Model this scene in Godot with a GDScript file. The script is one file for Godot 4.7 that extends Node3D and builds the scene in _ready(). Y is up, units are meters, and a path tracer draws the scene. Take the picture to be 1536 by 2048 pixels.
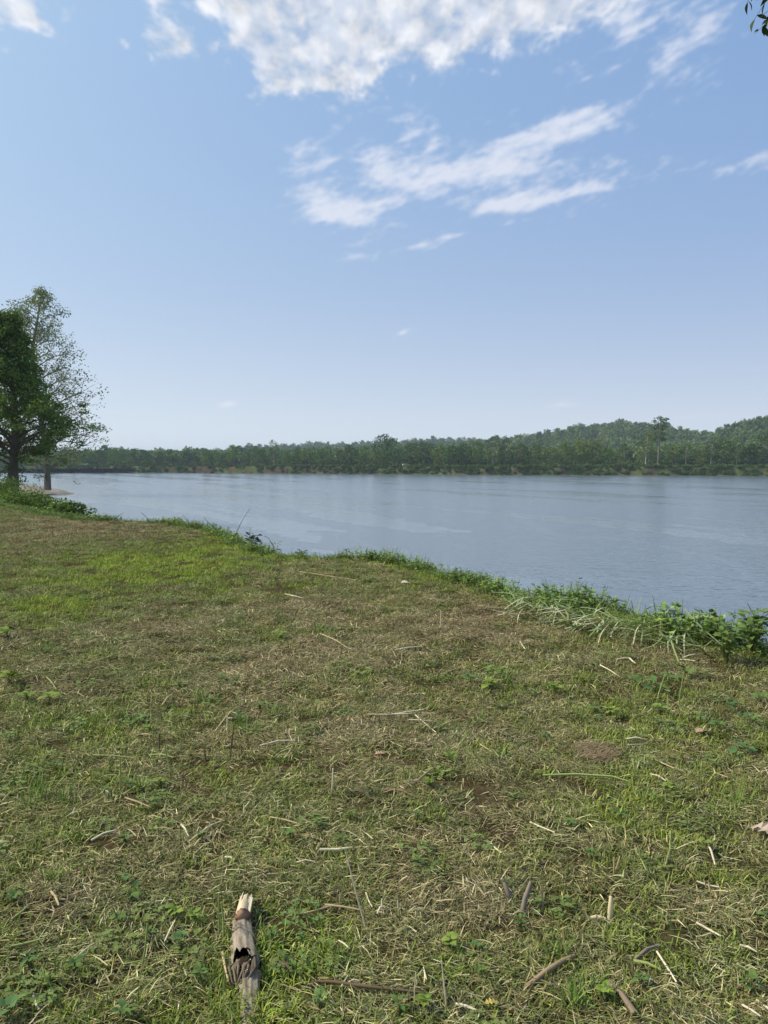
extends Node3D
# A mown river bank on a hazy summer day: grass, wide river, wooded far bank and hills.

class Shape:
	var v := PackedVector3Array()
	var n := PackedVector3Array()
	var c := PackedColorArray()
	var uv := PackedVector2Array()
	var i := PackedInt32Array()
	func tri(a: Vector3, b: Vector3, d: Vector3, col: Color) -> void:
		var m := (b - a).cross(d - a).normalized()
		var k := v.size()
		v.append(a); v.append(b); v.append(d)
		n.append(m); n.append(m); n.append(m)
		c.append(col); c.append(col); c.append(col)
		i.append(k); i.append(k + 2); i.append(k + 1)
	# a pointed leaf lying along d, w across it
	func leaf(p: Vector3, d: Vector3, w: Vector3, col: Color) -> void:
		var m := d.cross(w).normalized()
		var k := v.size()
		v.append(p); v.append(p + d * 0.45 + w); v.append(p + d); v.append(p + d * 0.45 - w)
		for j in 4:
			n.append(m); c.append(col)
		i.append(k); i.append(k + 1); i.append(k + 2)
		i.append(k); i.append(k + 2); i.append(k + 3)
	# a narrow strip through the points, w metres half wide, pointed at its end
	func strip(pts: Array, side: Vector3, w: float, col: Color, blunt := 0.15) -> void:
		var k := v.size()
		var last := pts.size() - 1
		for j in pts.size():
			var t: Vector3 = (pts[mini(j + 1, last)] - pts[maxi(j - 1, 0)]).normalized()
			var m := t.cross(side).normalized()
			var ww: float = w * (1.0 if j < last else blunt)
			v.append(pts[j] + side * ww); v.append(pts[j] - side * ww)
			n.append(m); n.append(m)
			c.append(col); c.append(col)
		for j in last:
			var q := k + j * 2
			i.append(q); i.append(q + 2); i.append(q + 1)
			i.append(q + 1); i.append(q + 2); i.append(q + 3)
	func tube(pts: Array, radii: Array, sides: int, col: Color, rough := 0.0, rng: RandomNumberGenerator = null, cap := true) -> void:
		var k := v.size()
		var last := pts.size() - 1
		var ref := Vector3(0.31, 0.2, 0.93)
		for j in pts.size():
			var t: Vector3 = (pts[mini(j + 1, last)] - pts[maxi(j - 1, 0)]).normalized()
			if absf(t.dot(ref)) > 0.95:
				ref = Vector3(0.93, 0.2, -0.31)
			var a := t.cross(ref).normalized()
			var b := t.cross(a)
			for s in sides:
				var an := TAU * s / sides
				var o := a * cos(an) + b * sin(an)
				var r: float = radii[j] * (1.0 + (rng.randf_range(-rough, rough) if rng else 0.0))
				v.append(pts[j] + o * r)
				n.append(o)
				c.append(col if rng == null else col * rng.randf_range(0.8, 1.2))
		for j in last:
			for s in sides:
				var p := k + j * sides + s
				var q := k + j * sides + (s + 1) % sides
				i.append(p); i.append(p + sides); i.append(q)
				i.append(q); i.append(p + sides); i.append(q + sides)
		if cap:
			for e: int in [0, last]:
				var mid := v.size()
				v.append(pts[e])
				var t: Vector3 = (pts[e] - pts[1 if e == 0 else e - 1]).normalized()
				n.append(t); c.append(col)
				for s in sides:
					var p := k + e * sides + s
					var q := k + e * sides + (s + 1) % sides
					i.append(mid); i.append(q if e else p); i.append(p if e else q)
	func mesh() -> ArrayMesh:
		var a := []
		a.resize(Mesh.ARRAY_MAX)
		a[Mesh.ARRAY_VERTEX] = v
		a[Mesh.ARRAY_NORMAL] = n
		a[Mesh.ARRAY_COLOR] = c
		if uv.size() == v.size():
			a[Mesh.ARRAY_TEX_UV] = uv
		a[Mesh.ARRAY_INDEX] = i
		var m := ArrayMesh.new()
		m.add_surface_from_arrays(Mesh.PRIMITIVE_TRIANGLES, a)
		return m

const CLOUDS := [
	[-4.64, 29.95, 0.172, -0.001, 0.005, -0.371, 1.5, 0],
	[-4.65, 27.39, 0.239, -0.002, 0.009, -0.472, 1.2, 0],
	[-2.84, 26.32, 0.457, -0.002, 0.009, -0.775, 0.9, 0],
	[-8.09, 26.12, 0.697, -0.008, 0.045, -0.877, 0.75, 0],
	[-9.29, 29.05, 0.485, -0.007, 0.037, -0.6, 1.1, 0],
	[4.06, 29.84, 0.186, 0.001, -0.021, -0.412, 1.15, 0],
	[3.35, 27.71, 0.39, -0.297, -0.292, -0.619, 0.7, 0],
	[8.72, 29.48, 0.248, 0.003, -0.045, -0.551, 0.95, 0],
	[13.6, 29.71, 0.23, 0.005, -0.085, -0.7, 0.95, 0],
	[17.64, 29.23, 0.299, 0.207, 0.184, -0.614, 0.8, 1],
	[17.01, 27.77, 0.894, -0.41, -0.37, -0.889, 0.75, 1],
	[21.81, 28.6, 0.415, 0.185, 0.108, -0.928, 0.45, 1],
	[22.48, 27.22, 0.346, 0.263, 0.429, -1.051, 0.55, 1],
	[19.53, 25.43, 0.472, 0.49, 0.698, -0.986, 0.75, 1],
	[21.27, 25.85, 0.41, 0.36, 0.315, -0.567, 0.35, 1],
	[18.41, 24.48, 0.776, 0.941, 1.699, -1.886, 0.35, 1],
	[-15.38, 27.43, 0.612, -0.013, 0.124, -1.161, 0.95, 0],
	[-14.02, 27.44, 1.12, -0.022, 0.131, -1.32, 0.7, 0],
	[-15.68, 29.28, 0.652, -0.306, -0.198, -1.206, 0.62, 0],
	[-18.22, 26.87, 2.771, -0.07, 0.29, -2.205, 0.65, 0],
	[-12.3, 27.34, 2.397, -0.042, 0.16, -1.835, 0.5, 0],
	[-12.6, 29.69, 1.031, -0.019, 0.111, -1.204, 0.7, 0],
	[-25.66, 27.52, 0.562, -0.295, -0.205, -0.994, 0.85, 0],
	[-23.74, 27.0, 0.705, -0.45, -0.587, -1.851, 0.65, 0],
	[-24.75, 28.07, 0.665, -0.023, 0.374, -2.016, 0.6, 0],
	[-25.67, 25.42, 2.859, -1.188, -0.699, -5.128, 0.5, 1],
	[-22.03, 27.55, 2.138, -0.065, 0.213, -1.297, 0.35, 1],
	[-6.15, 21.65, 0.768, 0.155, 0.323, -1.778, 0.75, 1],
	[-6.7, 20.55, 1.077, 0.212, 0.369, -1.968, 0.7, 1],
	[-4.7, 20.92, 0.636, 0.27, 1.004, -3.022, 0.75, 1],
	[-4.34, 18.88, 0.481, -0.147, -0.144, -0.66, 0.95, 1],
	[-2.51, 17.77, 0.318, -0.032, -0.069, -0.944, 1.0, 1],
	[0.44, 18.6, 0.387, 0.039, 0.13, -1.918, 0.8, 1],
	[-0.66, 20.99, 0.292, -0.404, -0.519, -0.508, 0.85, 1],
	[2.28, 20.35, 0.362, 0.06, 0.13, -1.303, 0.85, 1],
	[4.84, 20.45, 0.305, 0.051, 0.109, -1.309, 0.8, 1],
	[3.02, 19.32, 0.362, -0.035, -0.194, -1.939, 0.7, 1],
	[2.09, 22.97, 1.021, -0.446, -0.216, -0.684, 0.9, 1],
	[3.55, 22.79, 1.678, -0.349, -0.157, -0.923, 0.85, 1],
	[0.81, 24.18, 1.518, 0.002, -0.011, -1.529, 0.55, 1],
	[8.46, 21.24, 0.304, 0.116, 0.186, -0.854, 0.95, 1],
	[11.3, 21.83, 0.397, 0.168, 0.145, -0.616, 0.8, 1],
	[10.62, 20.2, 0.26, 0.003, -0.076, -1.066, 0.55, 1],
	[14.42, 22.77, 0.365, 0.14, 0.205, -1.15, 0.85, 1],
	[13.38, 23.3, 0.646, 0.011, -0.111, -1.216, 0.7, 1],
	[15.43, 23.4, 0.531, 0.228, 0.299, -1.47, 0.5, 1],
	[11.0, 18.6, 0.249, 0.047, 0.086, -1.19, 1.15, 1],
	[15.18, 18.93, 0.494, 0.085, 0.103, -2.649, 0.75, 1],
	[8.5, 18.19, 0.558, 0.06, 0.064, -2.204, 0.7, 1],
	[7.36, 23.56, 1.154, 0.255, 0.225, -2.364, 0.5, 1],
	[3.03, 15.88, 0.376, 0.119, 0.861, -3.584, 0.75, 1],
	[5.05, 16.34, 1.239, 0.127, 0.229, -4.276, 0.6, 1],
	[-2.07, 15.05, 0.733, 0.169, 0.827, -4.125, 0.5, 1],
	[9.23, 17.02, 1.538, 0.313, 0.681, -6.022, 0.4, 1],
	[1.49, 9.79, 1.297, 0.781, 2.215, -4.038, 0.95, 1],
	[-11.5, 4.43, 1.383, 0.055, 0.312, -4.591, 1.0, 1],
	[13.15, 4.33, 0.674, 0.01, -0.086, -4.621, 0.7, 1],
	[22.48, 3.42, 0.292, 0.007, -0.085, -3.234, 0.28, 1],
	[24.25, 19.28, 0.398, 0.111, 0.217, -2.365, 0.55, 1],
	[19.82, 20.2, 1.042, 0.221, 0.138, -3.304, 0.35, 1],
	[26.19, 19.57, 0.854, 0.328, 0.319, -1.629, 0.45, 1],
	[16.56, 25.87, 1.875, 0.042, -0.541, -4.559, 0.4, 1],
	[14.02, 25.72, 0.838, 0.016, -0.203, -1.989, 0.3, 1],
	[16.86, 12.79, 2.11, 0.041, -0.333, -5.014, 0.2, 1],
	[-6.47, 25.78, 0.884, -0.405, -0.579, -2.339, 0.4, 0]]
const STALKS := [
	[-0.259, -2.981, -0.129, -3.005, 0.0078, 0],
	[-0.343, -2.885, -0.271, -2.889, 0.0043, 0],
	[-0.633, -2.93, -0.59, -2.911, 0.0067, 0],
	[-0.278, -2.548, -0.186, -2.593, 0.004, 1],
	[-0.209, -2.599, -0.084, -2.569, 0.005, 1],
	[-0.066, -2.677, -0.041, -2.587, 0.004, 0],
	[-0.023, -2.548, -0.002, -2.587, 0.005, 0],
	[-0.78, -3.126, -0.711, -3.229, 0.0048, 0],
	[-0.149, -2.397, -0.11, -2.353, 0.0038, 0],
	[-0.127, -2.176, -0.109, -2.227, 0.0036, 0],
	[-0.107, -2.194, -0.076, -2.2, 0.0036, 0],
	[0.166, -2.554, 0.251, -2.554, 0.004, 1],
	[0.123, -2.266, 0.129, -2.205, 0.0036, 0],
	[-1.044, -2.161, -0.995, -2.095, 0.0056, 0],
	[-1.217, -3.067, -1.142, -3.148, 0.0061, 0],
	[-1.246, -2.934, -1.17, -2.965, 0.0047, 1],
	[-1.218, -2.687, -1.154, -2.602, 0.0065, 1],
	[-0.874, -2.608, -0.761, -2.639, 0.0042, 0],
	[-0.689, -2.805, -0.579, -2.885, 0.0044, 1],
	[-0.974, -2.338, -0.935, -2.404, 0.004, 0],
	[-1.226, -2.371, -1.124, -2.415, 0.0051, 2],
	[-1.282, -2.525, -1.261, -2.618, 0.0054, 2],
	[-0.818, -2.29, -0.642, -2.338, 0.0029, 2],
	[-0.876, -3.193, -0.817, -3.088, 0.0059, 0],
	[-0.519, -2.346, -0.472, -2.211, 0.0056, 1],
	[0.788, -2.299, 0.857, -2.254, 0.0067, 2],
	[0.876, -2.343, 0.883, -2.198, 0.0048, 0],
	[1.335, -3.05, 1.292, -2.87, 0.0059, 0],
	[1.172, -2.753, 1.238, -2.713, 0.0044, 0],
	[1.066, -2.497, 1.117, -2.423, 0.0051, 0],
	[1.034, -2.418, 1.091, -2.439, 0.0041, 1],
	[1.218, -3.135, 1.099, -2.87, 0.0059, 2],
	[1.017, -2.965, 1.01, -2.827, 0.0045, 2],
	[1.158, -2.376, 1.196, -2.343, 0.0051, 0],
	[1.034, -2.099, 1.065, -2.053, 0.0046, 0],
	[1.086, -2.119, 1.106, -2.081, 0.0075, 0],
	[0.208, -2.103, 0.266, -2.077, 0.0052, 0],
	[-0.097, -4.64, 0.169, -4.668, 0.0065, 0],
	[0.037, -4.64, 0.252, -4.745, 0.0065, 0],
	[0.194, -4.649, 0.304, -4.349, 0.0047, 0],
	[-0.684, -4.099, -0.497, -4.174, 0.0059, 0],
	[-0.528, -3.936, -0.505, -4.099, 0.0043, 0],
	[0.097, -6.333, 0.328, -6.475, 0.0087, 0],
	[-0.004, -6.116, 0.308, -6.231, 0.0063, 2],
	[0.144, -4.557, 0.316, -4.53, 0.0048, 0],
	[1.381, -4.252, 1.499, -4.244, 0.0063, 0],
	[1.361, -4.151, 1.455, -4.167, 0.0046, 0],
	[1.429, -3.957, 1.493, -3.811, 0.0058, 1],
	[1.343, -3.742, 1.393, -3.658, 0.0056, 0],
	[-1.565, -3.985, -1.3, -3.936, 0.0059, 2],
	[-1.256, -3.985, -1.121, -3.95, 0.0073, 2],
	[-1.434, -4.825, -1.434, -5.058, 0.0071, 1],
	[-2.475, -5.479, -2.27, -5.172, 0.006, 2],
	[-1.363, -3.566, -1.309, -3.521, 0.0081, 0],
	[-0.983, -4.324, -0.948, -4.775, 0.0065, 1],
	[-0.955, -4.557, -0.872, -4.539, 0.0065, 0],
	[-1.224, -10.979, -0.393, -10.215, 0.009, 1],
	[-1.193, -9.069, -0.924, -8.796, 0.009, 0],
	[1.83, -5.327, 1.973, -5.149, 0.0057, 1],
	[1.867, -6.021, 1.998, -6.052, 0.0086, 0],
	[1.987, -6.068, 1.982, -5.883, 0.0085, 0],
	[1.695, -5.868, 1.743, -5.518, 0.0061, 0],
	[1.152, -5.518, 1.402, -5.558, 0.0058, 1],
	[1.209, -6.66, 1.205, -6.403, 0.009, 0],
	[2.37, -5.99, 2.471, -5.944, 0.0087, 0],
	[0.336, -5.453, 0.675, -5.868, 0.0058, 1],
	[-0.59, -6.918, -0.288, -6.351, 0.0068, 1],
	[-0.837, -5.036, -0.725, -5.207, 0.0053, 1],
	[-2.307, -5.868, -2.18, -6.182, 0.0065, 1],
	[0.538, -4.167, 0.644, -3.95, 0.0043, 1],
	[0.637, -3.22, 0.724, -3.122, 0.0047, 0],
	[0.438, -3.046, 0.472, -2.957, 0.0045, 0],
	[-0.504, -3.267, -0.364, -3.197, 0.0048, 1],
	[-1.214, -3.467, -1.065, -3.364, 0.0052, 1],
	[-1.383, -3.005, -1.315, -3.088, 0.0036, 1],
	[-0.721, -2.404, -0.718, -2.514, 0.004, 0]]
const UPRIGHTS := [
	[-0.007, -2.588, -0.007, 0.057, -2.588, 0.005, 0],
	[0.051, -2.582, 0.048, 0.055, -2.582, 0.004, 0],
	[0.185, -2.112, 0.167, 0.151, -2.112, 0.0035, 0],
	[0.091, -2.139, 0.094, 0.097, -2.139, 0.0026, 0],
	[-0.764, -2.281, -0.737, 0.167, -2.281, 0.0038, 2],
	[-0.535, -2.442, -0.541, 0.138, -2.442, 0.0049, 2],
	[-0.553, -2.464, -0.554, 0.157, -2.464, 0.0039, 2],
	[-0.252, -3.55, -0.244, 0.13, -3.55, 0.0064, 0],
	[0.568, -2.618, 0.56, 0.085, -2.618, 0.0051, 1],
	[-0.916, -4.349, -0.914, 0.11, -4.349, 0.0062, 0],
	[-0.817, -3.937, -0.794, 0.206, -3.937, 0.0057, 3],
	[-1.235, -4.075, -1.233, 0.112, -4.075, 0.006, 3],
	[-1.406, -3.305, -1.382, 0.057, -3.305, 0.0065, 0],
	[-1.05, -3.722, -1.098, 0.164, -3.722, 0.0055, 2],
	[-1.263, -3.545, -1.261, 0.184, -3.545, 0.0054, 2],
	[0.887, -2.852, 0.915, 0.07, -2.852, 0.0045, 1],
	[0.887, -2.834, 0.886, 0.076, -2.834, 0.0044, 1],
	[1.301, -3.858, 1.295, 0.051, -3.858, 0.0058, 0],
	[1.313, -3.845, 1.322, 0.05, -3.845, 0.0058, 0],
	[1.338, -3.858, 1.358, 0.04, -3.858, 0.0058, 0],
	[-0.95, -3.957, -0.954, 0.095, -3.957, 0.0058, 3],
	[0.539, -7.222, 0.548, 0.204, -7.222, 0.0073, 0],
	[1.917, -4.866, 1.953, 0.249, -4.866, 0.0054, 2],
	[1.799, -4.948, 1.861, 0.209, -4.948, 0.0054, 2],
	[-1.529, -3.764, -1.575, 0.03, -3.764, 0.0043, 2],
	[-0.056, -2.491, -0.129, 0.276, -2.491, 0.0039, 0]]
const WEEDS := [
	[-0.909, -2.649, 0.085, 0],
	[-0.727, -2.547, 0.077, 3],
	[-0.652, -2.523, 0.068, 3],
	[-0.907, -2.513, 0.062, 0],
	[-0.779, -2.432, 0.06, 0],
	[-0.669, -2.393, 0.058, 1],
	[-1.07, -2.075, 0.093, 1],
	[-0.74, -2.073, 0.072, 0],
	[-0.187, -2.117, 0.061, 1],
	[-0.336, -2.478, 0.047, 1],
	[-0.274, -2.409, 0.042, 1],
	[-0.37, -2.423, 0.05, 0],
	[-0.275, -2.251, 0.051, 0],
	[-0.148, -2.323, 0.048, 2],
	[-0.355, -2.266, 0.044, 2],
	[0.653, -2.148, 0.062, 3],
	[0.775, -2.201, 0.063, 0],
	[0.215, -2.376, 0.064, 3],
	[0.294, -2.359, 0.049, 1],
	[0.296, -2.243, 0.044, 0],
	[1.093, -2.171, 0.084, 0],
	[1.312, -2.518, 0.056, 1],
	[0.558, -2.123, 0.072, 2],
	[0.619, -2.185, 0.073, 2],
	[0.224, -3.606, 0.078, 3],
	[0.149, -3.284, 0.058, 0],
	[-1.077, -3.061, 0.062, 0],
	[-0.968, -2.769, 0.048, 1],
	[-0.772, -3.091, 0.047, 1],
	[-1.264, -2.779, 0.091, 2],
	[-1.336, -2.654, 0.08, 0],
	[-0.965, -2.274, 0.078, 0],
	[-0.564, -2.232, 0.066, 0],
	[-1.118, -2.301, 0.072, 0],
	[0.046, -2.083, 0.069, 0],
	[0.119, -2.101, 0.052, 3],
	[0.452, -2.738, 0.042, 0],
	[0.463, -2.49, 0.051, 0],
	[0.56, -2.321, 0.076, 2],
	[1.317, -3.02, 0.063, 3],
	[1.661, -3.449, 0.109, 2],
	[1.374, -3.554, 0.076, 3],
	[1.244, -3.457, 0.095, 2],
	[1.047, -3.272, 0.075, 0],
	[0.825, -2.945, 0.055, 1],
	[0.804, -3.189, 0.063, 0],
	[-1.644, -3.534, 0.139, 2],
	[-1.628, -3.398, 0.108, 2],
	[-1.492, -3.457, 0.097, 2],
	[-1.693, -3.814, 0.088, 0],
	[-1.228, -3.578, 0.081, 0],
	[-1.189, -3.606, 0.081, 2],
	[-1.334, -3.536, 0.065, 0],
	[-1.094, -3.615, 0.07, 3],
	[-2.093, -4.155, 0.097, 0],
	[-1.815, -3.692, 0.087, 2],
	[-2.206, -4.923, 0.133, 3],
	[-2.683, -5.355, 0.163, 3],
	[-3.397, -6.761, 0.183, 3],
	[-2.367, -4.948, 0.113, 3],
	[-1.221, -4.948, 0.106, 2],
	[-0.876, -4.527, 0.129, 0],
	[-0.817, -4.371, 0.112, 2],
	[-1.436, -5.252, 0.09, 0],
	[-1.375, -4.369, 0.077, 3],
	[-1.49, -4.495, 0.079, 0],
	[0.617, -5.355, 0.148, 0],
	[0.744, -5.235, 0.146, 3],
	[0.876, -5.404, 0.113, 2],
	[0.589, -4.562, 0.096, 2],
	[0.351, -3.944, 0.084, 3],
	[0.625, -3.995, 0.103, 2],
	[1.339, -4.724, 0.122, 0],
	[1.424, -4.692, 0.109, 3],
	[1.225, -4.653, 0.1, 2],
	[1.757, -4.74, 0.112, 3],
	[1.869, -5.144, 0.225, 0],
	[2.033, -5.306, 0.194, 0],
	[1.816, -5.294, 0.153, 0],
	[2.234, -5.544, 0.163, 0],
	[1.963, -4.035, 0.107, 1],
	[1.891, -3.998, 0.093, 1],
	[1.672, -4.525, 0.06, 1],
	[1.931, -4.548, 0.116, 0],
	[1.996, -4.419, 0.114, 0],
	[2.227, -4.527, 0.139, 0],
	[2.193, -4.79, 0.16, 0],
	[2.475, -4.907, 0.151, 0],
	[1.18, -5.148, 0.124, 3],
	[0.991, -5.064, 0.1, 0],
	[-0.938, -6.761, 0.166, 3],
	[-0.607, -7.114, 0.145, 2],
	[-0.698, -4.66, 0.092, 2],
	[-0.793, -4.763, 0.087, 0],
	[0.332, -4.41, 0.074, 0],
	[0.92, -4.243, 0.079, 0],
	[-0.151, -3.276, 0.067, 0],
	[-0.395, -3.096, 0.069, 0],
	[-0.277, -3.189, 0.061, 0],
	[-0.183, -3.064, 0.055, 0]]
const GREENER := [
	[-3.63, -12.01, 1.84, 2.58, 0.95],
	[-3.69, -8.49, 0.49, 0.75, 0.6],
	[-2.91, -6.58, 0.41, 2.0, 0.3],
	[-1.02, -7.11, 0.29, 0.63, 0.4],
	[-0.76, -9.01, 0.72, 1.01, 0.15],
	[-0.51, -6.71, 1.32, 1.29, -0.35],
	[-7.56, -19.22, 2.64, 3.69, -0.45],
	[-2.59, -6.99, 0.99, 1.01, -0.3],
	[1.09, -7.28, 0.72, 1.3, -0.35],
	[-0.1, -8.15, 1.08, 1.1, -0.35],
	[0.65, -5.4, 0.44, 0.73, 0.2],
	[1.57, -4.94, 0.88, 0.62, 0.3],
	[1.18, -3.43, 0.63, 0.74, 0.15],
	[-1.36, -3.72, 0.68, 0.86, 0.2],
	[-0.81, -2.57, 0.41, 0.23, 0.25],
	[0.59, -2.27, 0.28, 0.14, 0.3],
	[-0.2, -4.38, 0.61, 0.49, -0.15],
	[-3.69, -16.34, 0.65, 2.18, 0.35],
	[1.18, -4.07, 0.15, 0.14, -0.5]]


const WATER := -3.6
const SUN := Vector2(-82.0, 42.0)   # azimuth from the view direction, height, in degrees

# the lip of the near bank, walking from far upstream to the near end (x, z)
const CREST := [[-500.0, -172.0], [-150.0, -152.0], [-88.0, -132.0], [-62.0, -102.0], [-34.0, -68.0], [-25.0, -47.0],
	[-14.83, -29.28], [-8.63, -21.67], [-5.95, -20.56], [-3.96, -17.7], [-2.47, -13.91], [-1.8, -13.08], [-1.26, -12.87], [-0.07, -12.6], [0.75, -11.08],
	[1.26, -9.85], [1.56, -8.96], [1.89, -8.58], [2.25, -8.22], [2.62, -7.69], [2.8, -6.85], [2.94, -6.54], [3.27, -6.38], [5.0, -5.4], [9.0, -3.8], [20.0, 1.0], [60.0, 15.0], [300.0, 60.0]]
# the waterline of the far bank (x, z)
const FARLINE := [[-3000.0, -1150.0], [-900.0, -690.0], [-230.0, -493.0], [-112.0, -464.0], [-19.0, -415.0], [57.0, -376.0], [173.0, -343.0], [600.0, -235.0], [3000.0, 300.0]]

var rng := RandomNumberGenerator.new()
var noise := FastNoiseLite.new()
var fine := FastNoiseLite.new()
var taken := {}
var M := {}

func numbered(called: String) -> String:
	taken[called] = taken.get(called, -1) + 1
	return called if taken[called] == 0 else "%s_%03d" % [called, taken[called]]

func tag(o: Node, label: String, category := "", group := "", kind := "") -> Node:
	if label: o.set_meta("label", label)
	if category: o.set_meta("category", category)
	if group: o.set_meta("group", group)
	if kind: o.set_meta("kind", kind)
	return o

func base(called: String, where := Vector3.ZERO, turn := 0.0) -> Node3D:
	var o := Node3D.new()
	o.name = numbered(called)
	add_child(o)
	o.position = where
	o.rotation.y = turn
	return o

func put(called: String, m: Mesh, mat: Material, parent: Node = null) -> MeshInstance3D:
	var o := MeshInstance3D.new()
	o.name = numbered(called) if parent == null else called
	o.mesh = m
	if mat: o.material_override = mat
	if parent: parent.add_child(o, true)
	else: add_child(o)
	return o

func scatter(called: String, m: Mesh, mat: Material, places: Array, tints: Array, parent: Node) -> void:
	if places.is_empty():
		return
	var mm := MultiMesh.new()
	mm.transform_format = MultiMesh.TRANSFORM_3D
	mm.use_colors = true
	mm.mesh = m
	mm.instance_count = places.size()
	var buf := PackedFloat32Array()
	buf.resize(places.size() * 16)
	for k in places.size():
		var t: Transform3D = places[k]
		var b := t.basis
		var q := k * 16
		buf[q] = b.x.x; buf[q + 1] = b.y.x; buf[q + 2] = b.z.x; buf[q + 3] = t.origin.x
		buf[q + 4] = b.x.y; buf[q + 5] = b.y.y; buf[q + 6] = b.z.y; buf[q + 7] = t.origin.y
		buf[q + 8] = b.x.z; buf[q + 9] = b.y.z; buf[q + 10] = b.z.z; buf[q + 11] = t.origin.z
		var c: Color = tints[k]
		buf[q + 12] = c.r; buf[q + 13] = c.g; buf[q + 14] = c.b; buf[q + 15] = 1.0
	mm.buffer = buf
	var o := MultiMeshInstance3D.new()
	o.name = called
	o.multimesh = mm
	o.material_override = mat
	o.set_meta("kind", "stuff")
	parent.add_child(o, true)

func matter(rough := 0.8, through := Color.BLACK, spec := 0.3) -> StandardMaterial3D:
	var m := StandardMaterial3D.new()
	m.vertex_color_use_as_albedo = true
	m.roughness = rough
	m.metallic_specular = spec
	if through != Color.BLACK:
		m.backlight_enabled = true
		m.backlight = through
	return m

const ORDINAL := ["", "second ", "third ", "fourth ", "fifth ", "sixth ", "seventh ", "eighth ", "ninth ", "tenth ", "eleventh ", "twelfth ", "thirteenth ", "fourteenth ", "fifteenth ", "sixteenth ", "seventeenth ", "eighteenth "]
const MARKS := [[-0.46, -2.42, "the broken log"], [0.0, -2.18, "the long dark stick"], [0.52, -2.25, "the light brown stick"], [0.78, -2.54, "the wood splinters"], [1.57, -3.16, "the large dead leaf"], [1.0, -3.68, "the long green stem"], [0.15, -3.62, "the reddish sticks"],
	[1.18, -4.06, "the rusty mat"], [1.83, -4.36, "the tan dead leaf"], [-0.05, -4.0, "the small reddish leaf"], [2.1, -7.3, "the reed heap"], [0.22, -9.8, "the dead leaf by the lip"], [-1.05, -2.1, "the bottom left corner"], [-2.1, -4.0, "the left border"]]
var ranked := {}

# things of one look are told apart by the landmark they lie nearest to
func rank(o: Node3D, says: String) -> void:
	var best := 0
	for k in MARKS.size():
		if Vector2(o.position.x - MARKS[k][0], o.position.z - MARKS[k][1]).length() < Vector2(o.position.x - MARKS[best][0], o.position.z - MARKS[best][1]).length():
			best = k
	var key := "%s|%d" % [says, best]
	if not ranked.has(key):
		ranked[key] = []
	ranked[key].append([Vector2(o.position.x - MARKS[best][0], o.position.z - MARKS[best][1]).length(), o])

func finish_ranks() -> void:
	for key: String in ranked:
		var a: Array = ranked[key]
		a.sort_custom(func(p, q): return p[0] < q[0])
		var mark: String = MARKS[int(key.get_slice("|", 1))][2]
		for k in a.size():
			a[k][1].set_meta("label", "%s, %snearest to %s" % [key.get_slice("|", 0), ORDINAL[mini(k, 17)], mark])

# trees of one row are counted off from the nearest thing that stands out
const FAR_MARKS := [[171, "the white camper"], [229, "the dark round tree"], [359, "the two small round trees"], [548, "the tall loose-crowned tree"], [812, "the white van"], [986, "the tall pale tree"], [1315, "the split-crowned tree"]]

func count_off(row: Array, says: String) -> void:
	var sets := {}
	for a in row:
		var best := 0
		for k in FAR_MARKS.size():
			if absf(a[0] - FAR_MARKS[k][0]) < absf(a[0] - FAR_MARKS[best][0]):
				best = k
		var key := "%s of %s" % ["left" if a[0] < FAR_MARKS[best][0] else "right", FAR_MARKS[best][1]]
		if not sets.has(key):
			sets[key] = []
		sets[key].append([absf(a[0] - FAR_MARKS[best][0]), a[1]])
	for key: String in sets:
		sets[key].sort_custom(func(p, q): return p[0] < q[0])
		for k in sets[key].size():
			sets[key][k][1].set_meta("label", "%s, %s%s" % [says, "" if k == 0 else ORDINAL[mini(k, 17)], ("first " if k == 0 else "") + key])

func rv(s := 1.0) -> Vector3:
	return Vector3(rng.randf_range(-s, s), rng.randf_range(-s, s), rng.randf_range(-s, s))

func ball() -> Vector3:
	var p := rv()
	while p.length_squared() > 1.0:
		p = rv()
	return p

func tone(c: Color, much := 0.15) -> Color:
	var k := 1.0 + rng.randf_range(-much, much)
	return Color(c.r * k * (1.0 + rng.randf_range(-much, much) * 0.4), c.g * k, c.b * k * (1.0 + rng.randf_range(-much, much) * 0.4))

# ------------------------------------------------------------------ land
func inland(x: float, z: float) -> float:
	var best := 1e9
	var sgn := 1.0
	for k in CREST.size() - 1:
		var ax: float = CREST[k][0]
		var az: float = CREST[k][1]
		var dx: float = CREST[k + 1][0] - ax
		var dz: float = CREST[k + 1][1] - az
		var t := clampf(((x - ax) * dx + (z - az) * dz) / (dx * dx + dz * dz), 0.0, 1.0)
		var ex := x - ax - dx * t
		var ez := z - az - dz * t
		var d := ex * ex + ez * ez
		if d < best:
			best = d
			sgn = 1.0 if dx * (z - az) - dz * (x - ax) > 0.0 else -1.0
	return sqrt(best) * sgn

func land_height(x: float, z: float, d: float) -> float:
	var bumps := noise.get_noise_2d(x * 6.0, z * 6.0) * 0.05 + noise.get_noise_2d(x * 45.0 + 90.0, z * 45.0) * 0.016
	if d >= 0.0:
		return bumps
	var t := -d
	return maxf(bumps - 0.6 * t - 0.12 * t * t + noise.get_noise_2d(x * 20.0, z * 20.0) * minf(t, 1.0) * 0.25, -9.0)

func ground_at(x: float, z: float) -> float:
	return land_height(x, z, inland(x, z))

func farline(x: float) -> float:
	for k in FARLINE.size() - 1:
		if x <= FARLINE[k + 1][0]:
			return lerpf(FARLINE[k][1], FARLINE[k + 1][1], (x - FARLINE[k][0]) / (FARLINE[k + 1][0] - FARLINE[k][0])) + noise.get_noise_1d(x * 1.3) * 5.0
	return FARLINE[-1][1]

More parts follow.
